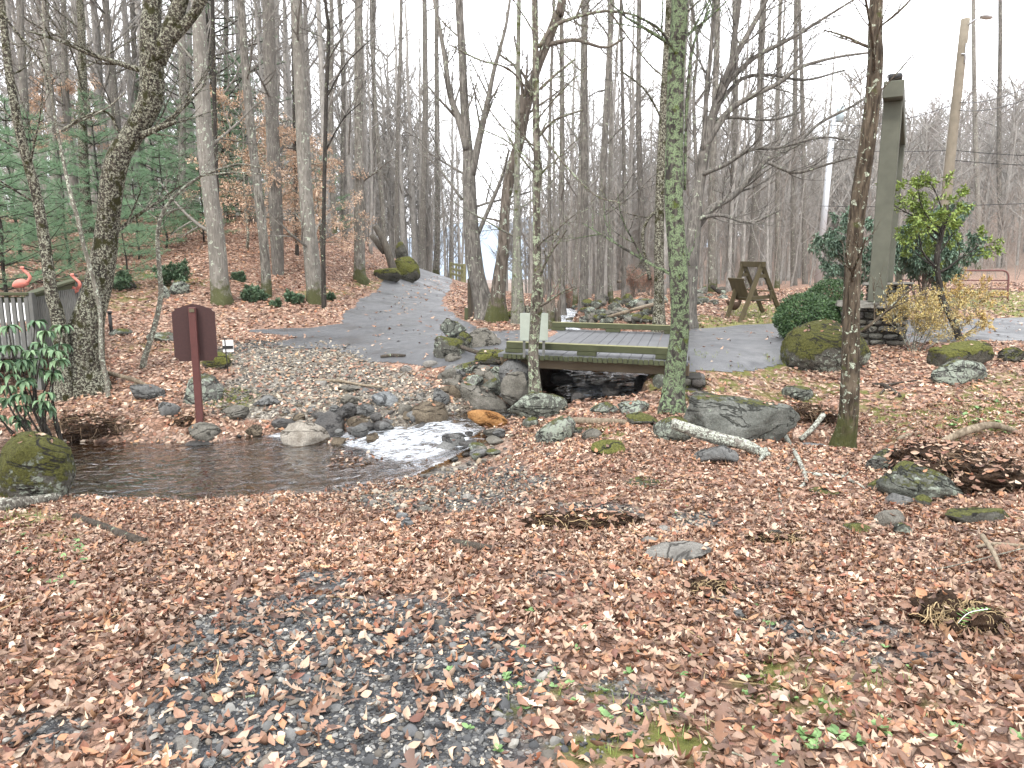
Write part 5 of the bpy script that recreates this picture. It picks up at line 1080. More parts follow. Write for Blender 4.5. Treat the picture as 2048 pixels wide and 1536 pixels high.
# brown sign board seen from behind
g = G(400, 842); Y = g[1]; sg = thing('sign', g, 'dark red-brown scalloped sign board seen from behind on its post, on the far pool bank', 'sign')
ktop = at(386, 606, Y); pt = at(384, 612, Y); bt_ = g.copy()
ax = (pt-bt_); Lp = np.linalg.norm(ax); ax /= Lp
yw = R(14); e1 = np.array([math.cos(yw), math.sin(yw), 0]); e1 = e1-ax*(e1@ax); e1 /= np.linalg.norm(e1); e2 = np.cross(ax, e1); SR = np.stack([e1, e2, ax], 1)
b = MB(); b.box(bt_+ax*(Lp/2-.12), (.095, .095, Lp+.2), SR, bev=.006); b.build('post', REDB, sg, smooth=False)
hw, hh_ = .285, .39; o2 = []
def arc(cx, cy, r_, a0, a1, n=6): return [(cx+r_*math.cos(R(a0+(a1-a0)*i/n)), cy+r_*math.sin(R(a0+(a1-a0)*i/n))) for i in range(n+1)]
o2 += arc(hw, -hh_, .055, 180, 90)+arc(hw, hh_-.03, .045, 270, 180); o2 += [(hw*.6, hh_-.012), (hw*.32, hh_+.02), (0, hh_+.035), (-hw*.32, hh_+.02), (-hw*.6, hh_-.012)]; o2 += arc(-hw, hh_-.03, .045, 0, -90)+arc(-hw, -hh_, .055, 90, 0)
o2 = np.array(o2); k = len(o2); cB = bt_+ax*(Lp-.40); fr0 = e2*.052+cB; V = []
for dd_ in (0, .028): V += [fr0+e2*dd_+e1*p_[0]+ax*p_[1] for p_ in o2]
V += [fr0, fr0+e2*.028]; T = []
for i in range(k): j = (i+1) % k; T += [[2*k, j, i], [2*k+1, k+i, k+j], [i, j, k+j], [i, k+j, k+i]]
b = MB(); b.add(V, t=T); b.build('board', BRED, sg, smooth=False)
b = MB(); b.box(cB-e2*.055+ax*.34, (.07, .012, .05), SR, bev=.003); b.build('plate', flat_mat('tarnished_plate', (.1, .085, .05), .5), sg, smooth=False)
# small white yard sign on a black stake
g = G(457, 748); Y = g[1]; o = thing('yard_sign', g, 'little white sign with a dark stripe hanging on a thin black stake', 'sign')
b = MB(); b.tube([g-[0, 0, .1], at(449, 676, Y)], .009, 6); t_ = at(449, 677, Y); b.tube([t_-[.03, 0, 0], t_+[.14, 0, 0]], .007, 6); b.build('stake', BLACK, o)
b = MB(); b.box(t_+[.045, .02, -.13], (.17, .008, .2), rotz(np.array(.25)), bev=.002); p_ = b.build('panel', WHITE, o, smooth=False)
b = MB(); b.box(t_+[.045, .006, -.15], (.165, .008, .055), rotz(np.array(.25)), bev=.001); b.build('stripe', BLACK, p_, smooth=False)
# pale board behind the slim tree
g = at(1067, 684, 10.95); o = thing('board', (g[0], 10.95, Hz(g[0], 10.95)), 'pale grey-green board standing behind the slim tree at the bridge end', 'board')
b = MB(); b.box(at(1068, 654, 10.95), (.43, .02, .42), bev=.004); b.build('panel', GPALE, o, smooth=False)
for dx in (-.15, .15): b = MB(); q = at(1068, 654, 10.98); b.box((q[0]+dx, 10.985, q[2]-.12), (.04, .04, .7), bev=.004); b.build('leg', GREYW, o, smooth=False)
# deck
dk = thing('deck', (-7.6, 12.2, -.2), 'grey wooden deck with slatted railing behind the thin leaning tree at left', 'deck')
zt = 1.22; A1 = at(-120, 600, 10.9)[:2]; A2 = at(62, 600, 11.0)[:2]; A3 = at(92, 590, 11.9)[:2]; A4 = at(150, 575, 13.6)[:2]; B0 = np.array([A1[0]-1, 14.4]); 
b = MB(); fl = [(A1[0]-1, A1[1]), A2, A3, A4, (A4[0]-.2, 14.6), (A1[0]-1, 14.8)]; k = len(fl)
V = [(*p_, .28) for p_ in fl]+[(*p_, .16) for p_ in fl]+[(np.mean([p_[0] for p_ in fl]), np.mean([p_[1] for p_ in fl]), z) for z in (.28, .16)]; T = []
for i in range(k): j = (i+1) % k; T += [[2*k, i, j], [2*k+1, k+j, k+i], [i, k+i, k+j], [i, k+j, j]]
b.add(V, t=T); b.build('floor', GREYW, dk, smooth=False)
def railing(p, q, z0, z1, n, zq=0):
    p = np.array(p); q = np.array(q); b = MB(); b.bar((*p, z1), (*q, z1+zq), .15, .045); b.build('cap_rail', GREENW, dk, smooth=False); b = MB(); b.bar((*p, z1-.09), (*q, z1-.09+zq), .04, .09); b.build('rail', GREENW, dk, smooth=False); b = MB(); b.bar((*p, z0+.1), (*q, z0+.1), .04, .09); b.build('rail', GREENW, dk, smooth=False)
    for i in range(n):
        c = p+(q-p)*(i+.5)/n; s = MB(); dr = (q-p)/np.linalg.norm(q-p); nn = np.array([dr[1], -dr[0]])*.04; c = c+nn
        s.box((*c, (z0+z1-.03)/2-.02), (.058, .035, z1-z0-.04), np.stack([[*dr, 0], [-dr[1], dr[0], 0], [0, 0, 1]], 1), bev=.003); s.build('slat', GREYW, dk, smooth=False)
railing(A1, A2, .2, 1.15, 14); railing(A2, A3, .2, 1.15, 9, .05); railing(A3, A4, .2, 1.2, 15, .1); railing((A1[0]-.5, 14.5), (A4[0]-.2, 14.5), .25, 1.3, 22)
for p_ in (A1, A2, A3, A4, (A4[0]-.2, 14.5)):
    b = MB(); b.box((p_[0], p_[1], .42), (.1, .1, 1.5), bev=.005); b.build('post', GREYW, dk, smooth=False)
# flamingos on the deck
def flamingo(a, yb, Y, hgt, lb, face=1):
    g = at(a, yb, Y); g[2] = .28; o = thing('flamingo_ornament', g, lb, 'garden ornament', 'pink flamingo ornaments'); top = at(a, yb-hgt, Y)[2]
    zb = top-.26; b = MB(); t = np.linspace(0, 1, 8); P = np.column_stack([g[0]+face*(-.17+.3*t), np.full(8, Y), zb+.03*np.sin(t*3.1)-.05*(1-t)]); b.tube(P, .085*np.sin(np.clip(t, .03, .97)*math.pi)**.6, 12)
    n = np.linspace(0, 1, 12); P2 = np.column_stack([g[0]+face*(.1+.07*np.sin(n*4.2)), np.full(12, Y), zb+.02+.26*n]); b.tube(P2, np.linspace(.035, .02, 12), 8)
    hd = np.array([g[0]+face*.05, Y, zb+.29]); v, f = ICO[2]; b.add(v*np.array([.045, .03, .033])+hd, t=f); b.build('body', PINK, o)
    b = MB(); b.tube([hd+[face*.03, 0, .005], hd+[face*.075, 0, -.01], hd+[face*.095, 0, -.045]], [.017, .013, .004], 7); b.build('beak', BLACK, o)
    for dx in (-.02, .03): b = MB(); b.tube([(g[0]+dx, Y, .28), (g[0]+dx, Y, zb)], .006, 5); b.build('leg', BLACK, o)
flamingo(44, 575, 13.5, 36, 'pink flamingo ornament on the deck at the far left', 1); flamingo(142, 575, 13.4, 22, 'pink flamingo ornament low behind the right corner of the deck railing', 1)
b = MB(); q = at(15, 618, 12.8); o = thing('chair', (q[0], 12.8, .28), 'white chair glimpsed through the deck railing slats', 'chair')
b = MB(); b.box((q[0], 12.8, .6), (.5, .45, .04), bev=.01); b.build('seat', WHITE, o, smooth=False); b = MB(); b.box((q[0], 13.0, .76), (.5, .04, .3), bev=.01); b.build('backrest', WHITE, o, smooth=False)
for dx in (-.22, .22):
    for dy in (-.2, .2): b = MB(); b.tube([(q[0]+dx, 12.8+dy, .28), (q[0]+dx, 12.8+dy, .6)], .02, 6); b.build('leg', WHITE, o)
# short black post
g = G(223, 668); b = MB(); b.tube([g-[0, 0, .1], g+[0, 0, .42]], .035, 8); b.tube([g+[0, 0, .42], g+[0, 0, .47]], .045, 8); tag(b.build('post', BLACK, off=g), 'short dark post on the slope right of the thick mossy tree', 'post')
# garden swing
Y = 21.; g = G(1505, 637); Y = g[1]; sw = thing('garden_swing', g, 'timber A-frame garden swing with a slatted bench, on the lawn', 'garden swing')
def pt_(a, b_, dy=0): return at(a, b_, Y+dy)
zg = lambda P: np.array([P[0], P[1], Hz(P[0], P[1])-.03])
L1 = zg(pt_(1453, 637, .1)); L2 = zg(pt_(1480, 640, -.9)); L3 = zg(pt_(1527, 634, 1.5)); L4 = zg(pt_(1563, 650, 0.2)); T1 = pt_(1487, 528, .9); T2 = pt_(1522, 530, -.3)
T1 = pt_(1487, 528, .8); T2 = pt_(1524, 529, -.35)
for a, b_ in ((L1, T1), (L3, T1), (L2, T2), (L4, T2)):
    b = MB(); b.bar(a, b_, .1, .09, bev=.008, up=(0, 1, 0)); b.build('leg', SWGW, sw, smooth=False)
b = MB(); dT = (T2-T1)/np.linalg.norm(T2-T1); b.bar(T1-dT*.12, T2+dT*.12, .1, .14); b.build('top_beam', SWGW, sw, smooth=False)
for A_2, B_2, T_2 in ((L1, L3, T1), (L2, L4, T2)):
    for u in (.42, .8): b = MB(); b.bar(A_2+(T_2-A_2)*u, B_2+(T_2-B_2)*u, .05, .09); b.build('brace', SWGW, sw, smooth=False)
mT = (T1+T2)/2; w_ = dT*[1, 1, 0]; w_ /= np.linalg.norm(w_); nrm = np.array([-w_[1], w_[0], 0]); nrm = nrm if nrm[0] > 0 else -nrm
sc_ = np.array([mT[0], mT[1], Hz(mT[0], mT[1])+.45])+nrm*.05; RS = np.stack([w_, nrm, [0, 0, 1.]], 1)
hL = np.linalg.norm((T2-T1)[:2])*.42
b = MB()
for i in range(5): b.box(sc_+nrm*(-.2+i*.11), (2*hL, .09, .025), RS, bev=.004)
b.build('seat', SWGW, sw, smooth=False); b = MB(); tl_ = R(22)
RB = RS@np.array([[1, 0, 0], [0, math.cos(tl_), -math.sin(tl_)], [0, math.sin(tl_), math.cos(tl_)]])
for i in range(13): b.box(sc_+nrm*(-.27-.1)+w_*(-hL+2*hL*(i+.5)/13)+np.array([0, 0, .27]), (2*hL/13-.02, .022, .56), RB, bev=.003)
for z_ in (.04, .52): b.box(sc_+nrm*(-.27-.19*(z_/.52)-.0)+np.array([0, 0, z_]), (2*hL+.04, .04, .07), RB, bev=.003)
b.build('backrest', SWGW, sw, smooth=False)
for s_ in (-1, 1):
    b = MB(); b.bar(sc_+w_*hL*s_+nrm*(-.33)+[0, 0, .26], sc_+w_*hL*s_+nrm*.3+[0, 0, .24], .07, .03); b.bar(sc_+w_*hL*s_+nrm*.26, sc_+w_*hL*s_+nrm*.26+[0, 0, .24], .05, .05); b.build('armrest', SWGW, sw, smooth=False)
    b = MB(); tp = (T1 if s_ < 0 else T2)-dT*s_*.25-[0, 0, .07]
    for dn in (-.3, .28): b.tube([sc_+w_*hL*s_+nrm*dn+[0, 0, .24], tp], .006, 5)
    b.build('chain', BLACK, sw)
# hen
g = G(1468, 627); Y = g[1]+.4; q = at(1468, 628, Y); q[2] = Hz(q[0], Y); b = MB(); v, f = ICO[3]; hen = thing('hen', q, 'small dark hen on the lawn under the left leg of the swing', 'hen')
vb = v*np.array([.17, .1, .12]); vb[:, 2] += .05*(v[:, 0] > .3)*(v[:, 0]-.3)*2; b.add(vb+q+[0, 0, .2], t=f); b.tube([q+[.1, 0, .24], q+[.15, 0, .34], q+[.15, 0, .42]], [.065, .045, .035], 9); b.add(v*.045+q+[.155, 0, .43], t=f); b.tube([q+[-.12, 0, .24], q+[-.2, 0, .33], q+[-.23, 0, .36]], [.06, .05, .015], 8); b.build('body', flat_mat('hen_feathers', (.06, .035, .02), .8, .5, 20), hen)
b = MB(); b.tube([q+[.19, 0, .43], q+[.23, 0, .415]], [.013, .003], 5); b.build('beak', CREAM, hen)
for dy in (-.03, .03): b = MB(); b.tube([q+[.01, dy, 0], q+[.01, dy, .12]], .01, 5); b.tube([q+[.01, dy, .005], q+[.07, dy, .005]], .008, 4); b.build('leg', CREAM, hen)
# leaning board in the wood
g = G(1440, 590); b = MB(); Y = g[1]; b.bar(at(1423, 572, Y), at(1456, 598, Y), .3, .12); tag(b.build('log', DARKB, off=g), 'dark broken log lying on the stone pile left of the swing', 'log')
# tube gate
Y = 22.5; gt2 = thing('tube_gate', (at(2015, 607, Y)[0], Y, Hz(at(2015, 607, Y)[0], Y)), 'rust-red metal tube farm gate at the right', 'gate')
P = lambda a, b_: at(a, b_, Y+(2018-a)*.004)
b = MB(); q = smooth_path([P(1800, 541), P(1850, 541), P(1990, 541), P(2005, 541), P(2014, 545), P(2017, 554), P(2016, 575), P(2015, 611)], 40); b.tube(q, .028, 8); b.tube([P(1800, 541), P(1800, 606)], .028, 8); b.build('frame', REDM, gt2)
for y_ in (560, 577, 593, 608): b = MB(); b.tube([P(1800, y_), P(2015, y_+1)], .02, 7); b.build('bar', REDM, gt2)
b = MB(); b.tube([P(1920, 541), P(1920, 608)], .015, 6); b.build('upright', REDM, gt2)
b = MB(); q = P(1796, 575); b.box((q[0], q[1], Hz(q[0], q[1])+.55), (.16, .16, 1.5), bev=.01); b.build('gate_post', POSTW, gt2, smooth=False)
b = MB(); Y = 26; g = at(2010, 590, Y); b.box((g[0]+1, Y, g[2]), (5.6, .3, .1), bev=.01); b.box((g[0]+1, Y+.1, g[2]-.35), (5.4, .1, .6), bev=.01, m=1); tag(b.build('low_wall', [BLACK, flat_mat('earth_brown_board', (.2, .16, .1), .9, .4, 3)], off=g, smooth=False), 'low brown plank wall with a black top edge behind the tube gate', 'low wall')
# poles and wires
def zt_(a, b_, Y): return at(a, b_, Y)
Y = 27; f_ = at(1893, 430, Y); tp = at(1931, 38, Y); gx_ = f_[0]-.1; base_ = np.array([f_[0]-.12, Y, Hz(f_[0], Y)]); pl = thing('utility_pole', base_, 'brown wooden utility pole with a street lamp at its top, right', 'utility pole')
b = MB(); b.tube(smooth_path([base_-[0, 0, .3], (base_+tp)/2, tp], 10), np.linspace(.19, .145, 10), 14, noise=.03); b.build('pole', POLEW, pl)
b = MB(); q = at(1938, 52, Y-.1); b.tube([tp-[0, 0, .3], tp+[.15, -.3, -.12], tp+[.3, -.45, -.1]], .03, 8); b.build('lamp_arm', STEEL, pl)
b = MB(); v, f = ICO[3]; b.add(v*np.array([.3, .16, .075])@rotz(np.array(.5)).T+tp+[.42, -.5, -.09], t=f); b.build('lamp_head', flat_mat('grey_lamp', (.45, .47, .48), .4), pl)
b = MB(); b.tube([tp-[-.02, .17, .85], tp-[-.02, .17, 1.5]], .03, 8); b.tube([tp-[.12, .17, 1.2], tp-[-.16, .17, 1.2]], .02, 6); b.build('bracket', STEEL, pl)
Y = 34; tp2 = at(1668, 230, Y); bs_ = at(1634, 575, Y); bs_[2] = Hz(bs_[0], Y); pl2 = thing('steel_pole', bs_, 'pale metal pole with a small transformer box left of the gate posts', 'utility pole')
b = MB(); b.tube([bs_-[0, 0, .3], tp2], [.17, .11], 12); b.build('pole', STEEL, pl2); b = MB(); b.tube([tp2+[.28, 0, -.3], tp2+[.28, 0, .35]], .16, 12); b.build('transformer', flat_mat('pale_blue_metal', (.42, .5, .53), .4), pl2)
b = MB(); b.bar(tp2+[-.5, 0, -.2], tp2+[.3, 0, -.2], .06, .08); b.build('crossarm', STEEL, pl2, smooth=False)
Y = 33; p3 = at(523, 262, Y); b3 = at(534, 480, Y); b3[2] = Hz(b3[0], Y); pl3 = thing('lamp_post', b3, 'slim white metal post with a box top in the left wood by the slender trunk', 'lamp post')
b = MB(); b.tube([b3, p3], .045, 8); b.build('post', WHITE, pl3); b = MB(); b.box(p3+[0, 0, .12], (.28, .25, .26), bev=.03); b.build('box', STEEL, pl3, smooth=False)
def wire(A0, A1_, sag, lb):
    t = np.linspace(0, 1, 24)[:, None]; q = np.array(A0)*(1-t)+np.array(A1_)*t; q[:, 2] -= sag*4*(t*(1-t))[:, 0]; b = MB(); b.tube(q, .012, 4); tag(b.build('wire', BLACK, off=q[0]), lb, 'wire')
K = at(1918, 205, 27); wire(K, at(2150, 120, 18), .3, 'overhead wire running up to the right from the wooden pole, upper'); wire(K-[0, 0, .25], at(2150, 150, 18), .3, 'overhead wire running up to the right from the wooden pole, lower'); wire(K, at(1660, 250, 34), .3, 'overhead wire from the wooden pole to the metal pole')
wire(at(1904, 300, 27), at(2250, 312, 24), .1, 'upper of two level wires crossing the wooden pole'); wire(at(1660, 296, 34), at(1904, 300, 27), .1, 'level wire between the metal pole and the wooden pole'); wire(at(1902, 320, 27), at(2250, 330, 24), .1, 'lower of two level wires crossing the wooden pole'); wire(at(1640, 412, 34), at(2250, 398, 22), .1, 'long low wire over the dark rhododendron')
# plank fence by the drive, far bridge rail
o = thing('plank_fence', G(935, 634), 'short row of dark upright boards left of the leaning trees by the drive', 'fence'); 
g0 = G(936, 640); 
for i, (a, yb, yt, Yo) in enumerate([(933, 640, 612, 0), (940, 610, 566, .5), (942, 606, 556, 1.1), (944, 600, 550, 1.8), (946, 595, 545, 2.6)]):
    q = g0+np.array([0, Yo, 0]); x = (a-1024)/F*q[1]; zz = Hz(x, q[1]); h_ = .35 if i == 0 else 1.05
    b = MB(); b.box((x, q[1], zz+h_/2-.05), (.09, .35 if i else .09, h_), bev=.005); b.build('board', DKW if i else GREENW, o, smooth=False)
q = [np.array([(a-1024)/F*Y, Y, 0]) for a, Y in ((903, 42), (914, 40.5), (925, 39), (930, 36.5))]; o = thing('rail_fence', (q[0][0], 42, Hz(q[0][0], 42)), 'pale wooden rail fence beside the crest of the drive', 'fence')
for i, p_ in enumerate(q):
    z = Hz(p_[0], p_[1]); b = MB(); b.box((p_[0], p_[1], z+.42), (.12, .12, 1.05), bev=.01); b.build('post', LTOP, o, smooth=False)
for p_, n_x in zip(q[:-1], q[1:]):
    for h in (.3, .58, .86): b = MB(); b.bar((p_[0], p_[1], Hz(p_[0], p_[1])+h), (n_x[0], n_x[1], Hz(n_x[0], n_x[1])+h), .04, .13); b.build('rail', LTOP, o, smooth=False)
# stumps
def stump(a, yb, w, h, lb, mat, seed, jag=.2, Y=None):
    r = np.random.default_rng(seed); g = G(a, yb) if Y is None else np.array([(a-1024)/F*Y, Y, Hz((a-1024)/F*Y, Y)]); W = w/2*g[1]/F; H = h*g[1]/F; n = 18; th = np.arange(n)*2*math.pi/n; b = MB(); rings = []
    tj = r.uniform(0, jag, n)
    for u in np.linspace(0, 1, 9): rr = W*(1.25-.3*u**.5)*(1+.1*np.sin(th*5+seed)+.06*r.normal(size=n)*.5); rings.append(np.column_stack([g[0]+rr*np.cos(th), g[1]+rr*np.sin(th), g[2]-.1+(H+.1)*u*(1-tj*u)]))
    rings.append(rings[-1]*np.array([1, 1, 1])+0); top = rings[-2]; cc = top.mean(0); rings[-1] = cc+(top-cc)*.72; rings[-1][:, 2] = top[:, 2]-.02
    rings.append(cc+(top-cc)*.5-np.array([0, 0, .25*H])); V = np.vstack(rings+[[cc-np.array([0, 0, .25*H])]]); m = len(rings); i = np.arange(m-1)[:, None]*n; j = np.arange(n)[None]; j2 = (j+1) % n
    b.add(V, np.stack([i+j, i+j2, i+n+j2, i+n+j], -1).reshape(-1, 4), np.stack([np.arange(n)+(m-1)*n, (np.arange(n)+1) % n+(m-1)*n, np.full(n, m*n)], 1)); tag(b.build('stump', mat, off=g), lb, 'stump')
stump(1096, 652, 28, 78, 'taller hollow weathered stump left of the far bridge rail', ROUGH, 5, .35, Y=16.2); stump(1112, 655, 20, 96, 'jagged grey stump close right of the hollow stump', ROUGH, 6, .3, Y=16.4)
stump(1052, 618, 20, 38, 'short mossy stump behind the slim tree', MOSSY, 7, .1, Y=17)
# logs, poles and branches
def limb(pts, mat, lb, name='branch', cat='branch', lifts=None, sides=9, noise=.12, onground=True, Y=None, subs=(), pn='twig'):
    q = []
    for i, (a, b_, w) in enumerate(pts):
        if Y is None:
            g = G(a, b_); rad = w/2*g[1]/F; l = (lifts[i] if lifts else 0); rad *= .78; q.append([*(g+np.array([0, 0, rad*.7+l])), rad])
        else: g = at(a, b_, Y); q.append([*g, w/2*Y/F])
    q = np.array(q); n = max(10, len(q)*5); P = smooth_path(q[:, :3], n); rr = np.interp(np.linspace(0, 1, n), np.linspace(0, 1, len(q)), q[:, 3]); b = MB(); b.tube(P, rr, sides, noise=noise)
    o = b.build(name, mat, off=q[0, :3]); tag(o, lb, cat)
    for sb in subs:
        qq = []
        for (a, b_, w) in sb: g = G(a, b_); qq.append([*(g+np.array([0, 0, w/2*g[1]/F])), w/2*g[1]/F])
        qq = np.array(qq); m_ = max(8, len(qq)*4); PP = smooth_path(qq[:, :3], m_); b = MB(); b.tube(PP, np.interp(np.linspace(0, 1, m_), np.linspace(0, 1, len(qq)), qq[:, 3]), 7, noise=.1)
        b.build(pn, mat, o)
    return o
BIRCH = bark('birch_white_bark', (.05, .045, .038), (.24, .22, .19), lich=.8, lcol=(.36, .38, .32), lsc=3.5, ridge=1); DEADW = bark('dead_wood', (.12, .09, .06), (.36, .3, .22), ridge=.8); DKLOG = bark('dark_log', (.03, .025, .02), (.12, .1, .08), lich=.3, ridge=1)
limb([(1345, 846, 22), (1390, 862, 26), (1440, 878, 26), (1485, 888, 24), (1520, 905, 22), (1555, 928, 22), (1585, 940, 20)], BIRCH, 'thick white-lichened fallen branch lying below the large flat-topped boulder', Y=7.45, subs=[[(1480, 884, 10), (1478, 872, 10), (1474, 860, 7)], [(1530, 905, 12), (1525, 918, 10), (1518, 925, 7)]], lifts=[.22, .16, .12, .1, .05, .02, 0], pn='stub')
limb([(1560, 868, 15), (1575, 890, 12), (1592, 918, 11), (1605, 945, 11), (1612, 965, 11), (1600, 978, 10)], BIRCH, 'forked white-lichened branch right of the thick fallen branch', lifts=[.12, .05, .03, .02, 0, 0], subs=[[(1610, 950, 8), (1640, 953, 8), (1680, 957, 8), (1710, 968, 6), (1738, 982, 4)], [(1592, 918, 6), (1575, 940, 5)], [(1680, 957, 5), (1700, 945, 4)]])
limb([(1600, 886, 13), (1622, 872, 13), (1645, 855, 14)], BIRCH, 'short lichened branch leaning toward the ditch at the left of the flaky-barked tree', lifts=[.02, .06, .14])
limb([(1556, 975, 7), (1560, 1000, 6), (1566, 1025, 6), (1572, 1055, 5)], SAPL, 'thin grey dead twig standing in the leaves under the broken branches', sides=6)
limb([(900, 1088, 20), (925, 1096, 26), (960, 1101, 24), (986, 1103, 20)], DKLOG, 'short rotten log lying in the leaves at centre', 'log', 'log', noise=.25)
limb([(152, 1040, 22), (190, 1053, 22), (225, 1066, 20), (262, 1085, 30), (290, 1092, 26)], DKLOG, 'rotten log with a dark end at the lower left', 'log', 'log', noise=.3)
limb([(-40, 1030, 50), (20, 1020, 40), (70, 1010, 30), (115, 1000, 24), (150, 990, 12)], bark('gnarled_wood', (.07, .06, .05), (.27, .25, .21), lich=.6, lcol=(.38, .38, .32), ridge=1.3, lsc=3), 'gnarled grey log at the left edge under the large boulder', 'log', 'log', noise=.35)
limb([(0, 735, 8), (90, 742, 11), (160, 752, 12), (230, 764, 11), (275, 775, 12), (312, 790, 7)], DEADW, 'long thin fallen pole on the left bank', 'pole', 'pole', lifts=[.25, .2, .15, .1, .08, .05], subs=[[(270, 773, 8), (290, 782, 7), (308, 792, 5)]], pn='splinter')
limb([(68, 876, 8), (90, 862, 9), (112, 848, 8)], DEADW, 'pale stick poking out of the root tangle at its left', 'stick', 'stick', lifts=[.05, .1, .2])
limb([(906, 703, 10), (940, 715, 11), (970, 722, 11), (1000, 735, 9)], DKLOG, 'dark stick across the stone heap left of the bridge', 'stick', 'stick', lifts=[.12, .1, .08, .06])
limb([(630, 766, 8), (680, 768, 8), (730, 776, 6), (775, 780, 4)], DEADW, 'brown stick on the gravel bar', 'stick', 'stick', lifts=[.03]*4)
limb([(762, 716, 9), (785, 714, 11), (810, 714, 8)], DKLOG, 'short brown log in the leaves above the gravel bar', 'log', 'log')
limb([(1195, 838, 12), (1150, 838, 18), (1120, 836, 20), (1250, 848, 6)][::1], DEADW, 'grey driftwood log in the leaves right of the big angular rock', 'log', 'log') if 0 else limb([(1148, 845, 18), (1190, 848, 20), (1240, 848, 16), (1300, 852, 8)], DEADW, 'grey driftwood log in the leaves right of the big angular rock', 'log', 'log', noise=.25)
limb([(1875, 908, 18), (1910, 896, 20), (1945, 884, 22), (1985, 872, 18), (2030, 866, 16)], DEADW, 'pale root sticking out of the overhanging bank at right', 'root', 'root', lifts=[.1, .12, .12, .1, 0], noise=.2)
limb([(1796, 882, 11), (1815, 874, 12), (1838, 868, 9)], DEADW, 'small pale piece of wood left of the bank root', 'stick', 'stick')
limb([(1745, 770, 8), (1770, 775, 12), (1800, 795, 9)], DKLOG, 'dark mossy stick on the right bank', 'stick', 'stick', subs=[[(1765, 775, 5), (1790, 770, 5), (1835, 762, 3)], [(1775, 775, 5), (1760, 790, 4)]])
limb([(1668, 1186, 4), (1740, 1166, 4), (1830, 1150, 5), (1900, 1146, 4), (2048, 1120, 3)], SAPL, 'long thin twig across the leaves at lower right', 'twig', 'twig', sides=6, lifts=[0, .01, .02, .04, .08])
limb([(1950, 1105, 9), (1990, 1098, 9), (2060, 1104, 8)], DEADW, 'brown stick at the right edge above the root clump', 'stick', 'stick', lifts=[.03]*3)
limb([(1840, 1250, 22), (1870, 1240, 24), (1895, 1232, 22)], DEADW, 'pale broken wood chunk left of the root clump at lower right', 'log', 'log', noise=.25)
limb([(1960, 1110, 14), (1985, 1135, 12), (2000, 1150, 8)], DEADW, 'pale split stick above the root clump', 'stick', 'stick', lifts=[.12, .08, .03])
limb([(1125, 1444, 4), (1160, 1424, 5), (1200, 1395, 4)], SAPL, 'short bare twig in the foreground leaves right of centre', 'twig', 'twig', sides=6) if 0 else limb([(1440, 1480, 6), (1410, 1470, 8), (1450, 1500, 7), (1490, 1515, 6)][1:], SAPL, 'bare twig in the bottom foreground leaves right of centre', 'twig', 'twig', sides=6)
limb([(520, 1062, 4), (560, 1080, 5), (640, 1096, 5), (740, 1100, 5), (830, 1092, 4)], DEADW, 'long thin stick in the leaves at left centre', 'stick', 'stick', sides=6, lifts=[.02]*5)
limb([(420, 1388, 10), (470, 1396, 9), (520, 1392, 8), (545, 1380, 6)], DKLOG, 'dark twig lying on the foreground gravel', 'twig', 'twig', sides=7)
limb([(250, 1160, 7), (300, 1150, 7), (350, 1175, 6)], DEADW, 'pale stick in the leaves at the left', 'stick', 'stick', sides=7)
limb([(1215, 652, 8), (1265, 642, 9), (1310, 632, 9), (1330, 628, 6)], DEADW, 'pale fallen branch on the stone bank beyond the bridge', lifts=[.2, .25, .3, .35], Y=None)
o = limb([(1170, 585, 6), (1210, 570, 7), (1260, 578, 6), (1300, 575, 4)], DEADW, 'grey fallen trunk in the wood behind the stone bank', 'log', 'log', lifts=[.2, .4, .3, .3])
# leaning broken log on the slope
Y = 27.5; A_0 = at(792, 522, Y); A_0[2] = Hz(A_0[0], Y)-.1
b = MB(); b.tube(smooth_path([A_0, at(772, 492, Y), at(750, 452, Y)], 10), np.linspace(17, 12, 10)/2*Y/F, 12, noise=.12); b.tube([at(770, 505, Y+.3), at(752, 482, Y+.3), at(742, 470, Y+.3)], [.13, .12, .1], 9, noise=.1); tag(b.build('snag', bark('snag_bark', (.06, .05, .04), (.2, .18, .15), ridge=1), off=A_0), 'broken trunk leaning left on the slope above the mossy outcrop', 'dead tree')
# root tangles: on the far bank of the pool, the clump at lower right, the overhang at right, and on the gravel mound
TANG = []
def tangle(a, yb, w, h, n, lb, seed, mat, D=.5, lean=0, rad=.006, soil=True, Y=None):
    r = np.random.default_rng(seed); g = G(a, yb); k = g[1]/F; W = w*k; H = h*k; o = thing('root_tangle', g, lb, 'roots'); c = g+np.array([0, D*.6, H*.2]); TANG.append((c[0], c[1], W, D, H*.62))
    if soil:
        v, f = ICO[5]; q = v*np.array([W*.5, D*.62, H*.5]); q *= (1+.45*fbm(v*2.6+seed, 4)+.2*fbm(v*9+seed, 3))[:, None]; b = MB(); b.add(q+c, t=f); b.build('earth', SOILM, o); BIG.append((q+c, f))
    b = MB()
    for i in range(n):
        u = r.uniform(-1, 1); th = r.uniform(.1, 1.5); s = c+np.array([u*W*.46, -math.cos(th)*D*.55*math.sqrt(1-u*u*.8), math.sin(th)*H*.55*math.sqrt(1-u*u*.7)])
        d = np.array([r.normal()*.8, -abs(r.normal())*.5, r.normal()*.5-.35]); P = [s]
        L = r.uniform(.08, .3)*min(1.4, W)
        for j in range(5): d = d+rvec(r)*.6+np.array([0, 0, -.12]); d /= np.linalg.norm(d); P.append(P[-1]+d*L/5)
        b.tube(P, np.linspace(1, .4, 6)*rad*r.uniform(.4, 1.3), 4, cap=False, col=np.array((1, 1, 1))*r.uniform(.4, 1.6))
    b.build('root', mat, o); return o
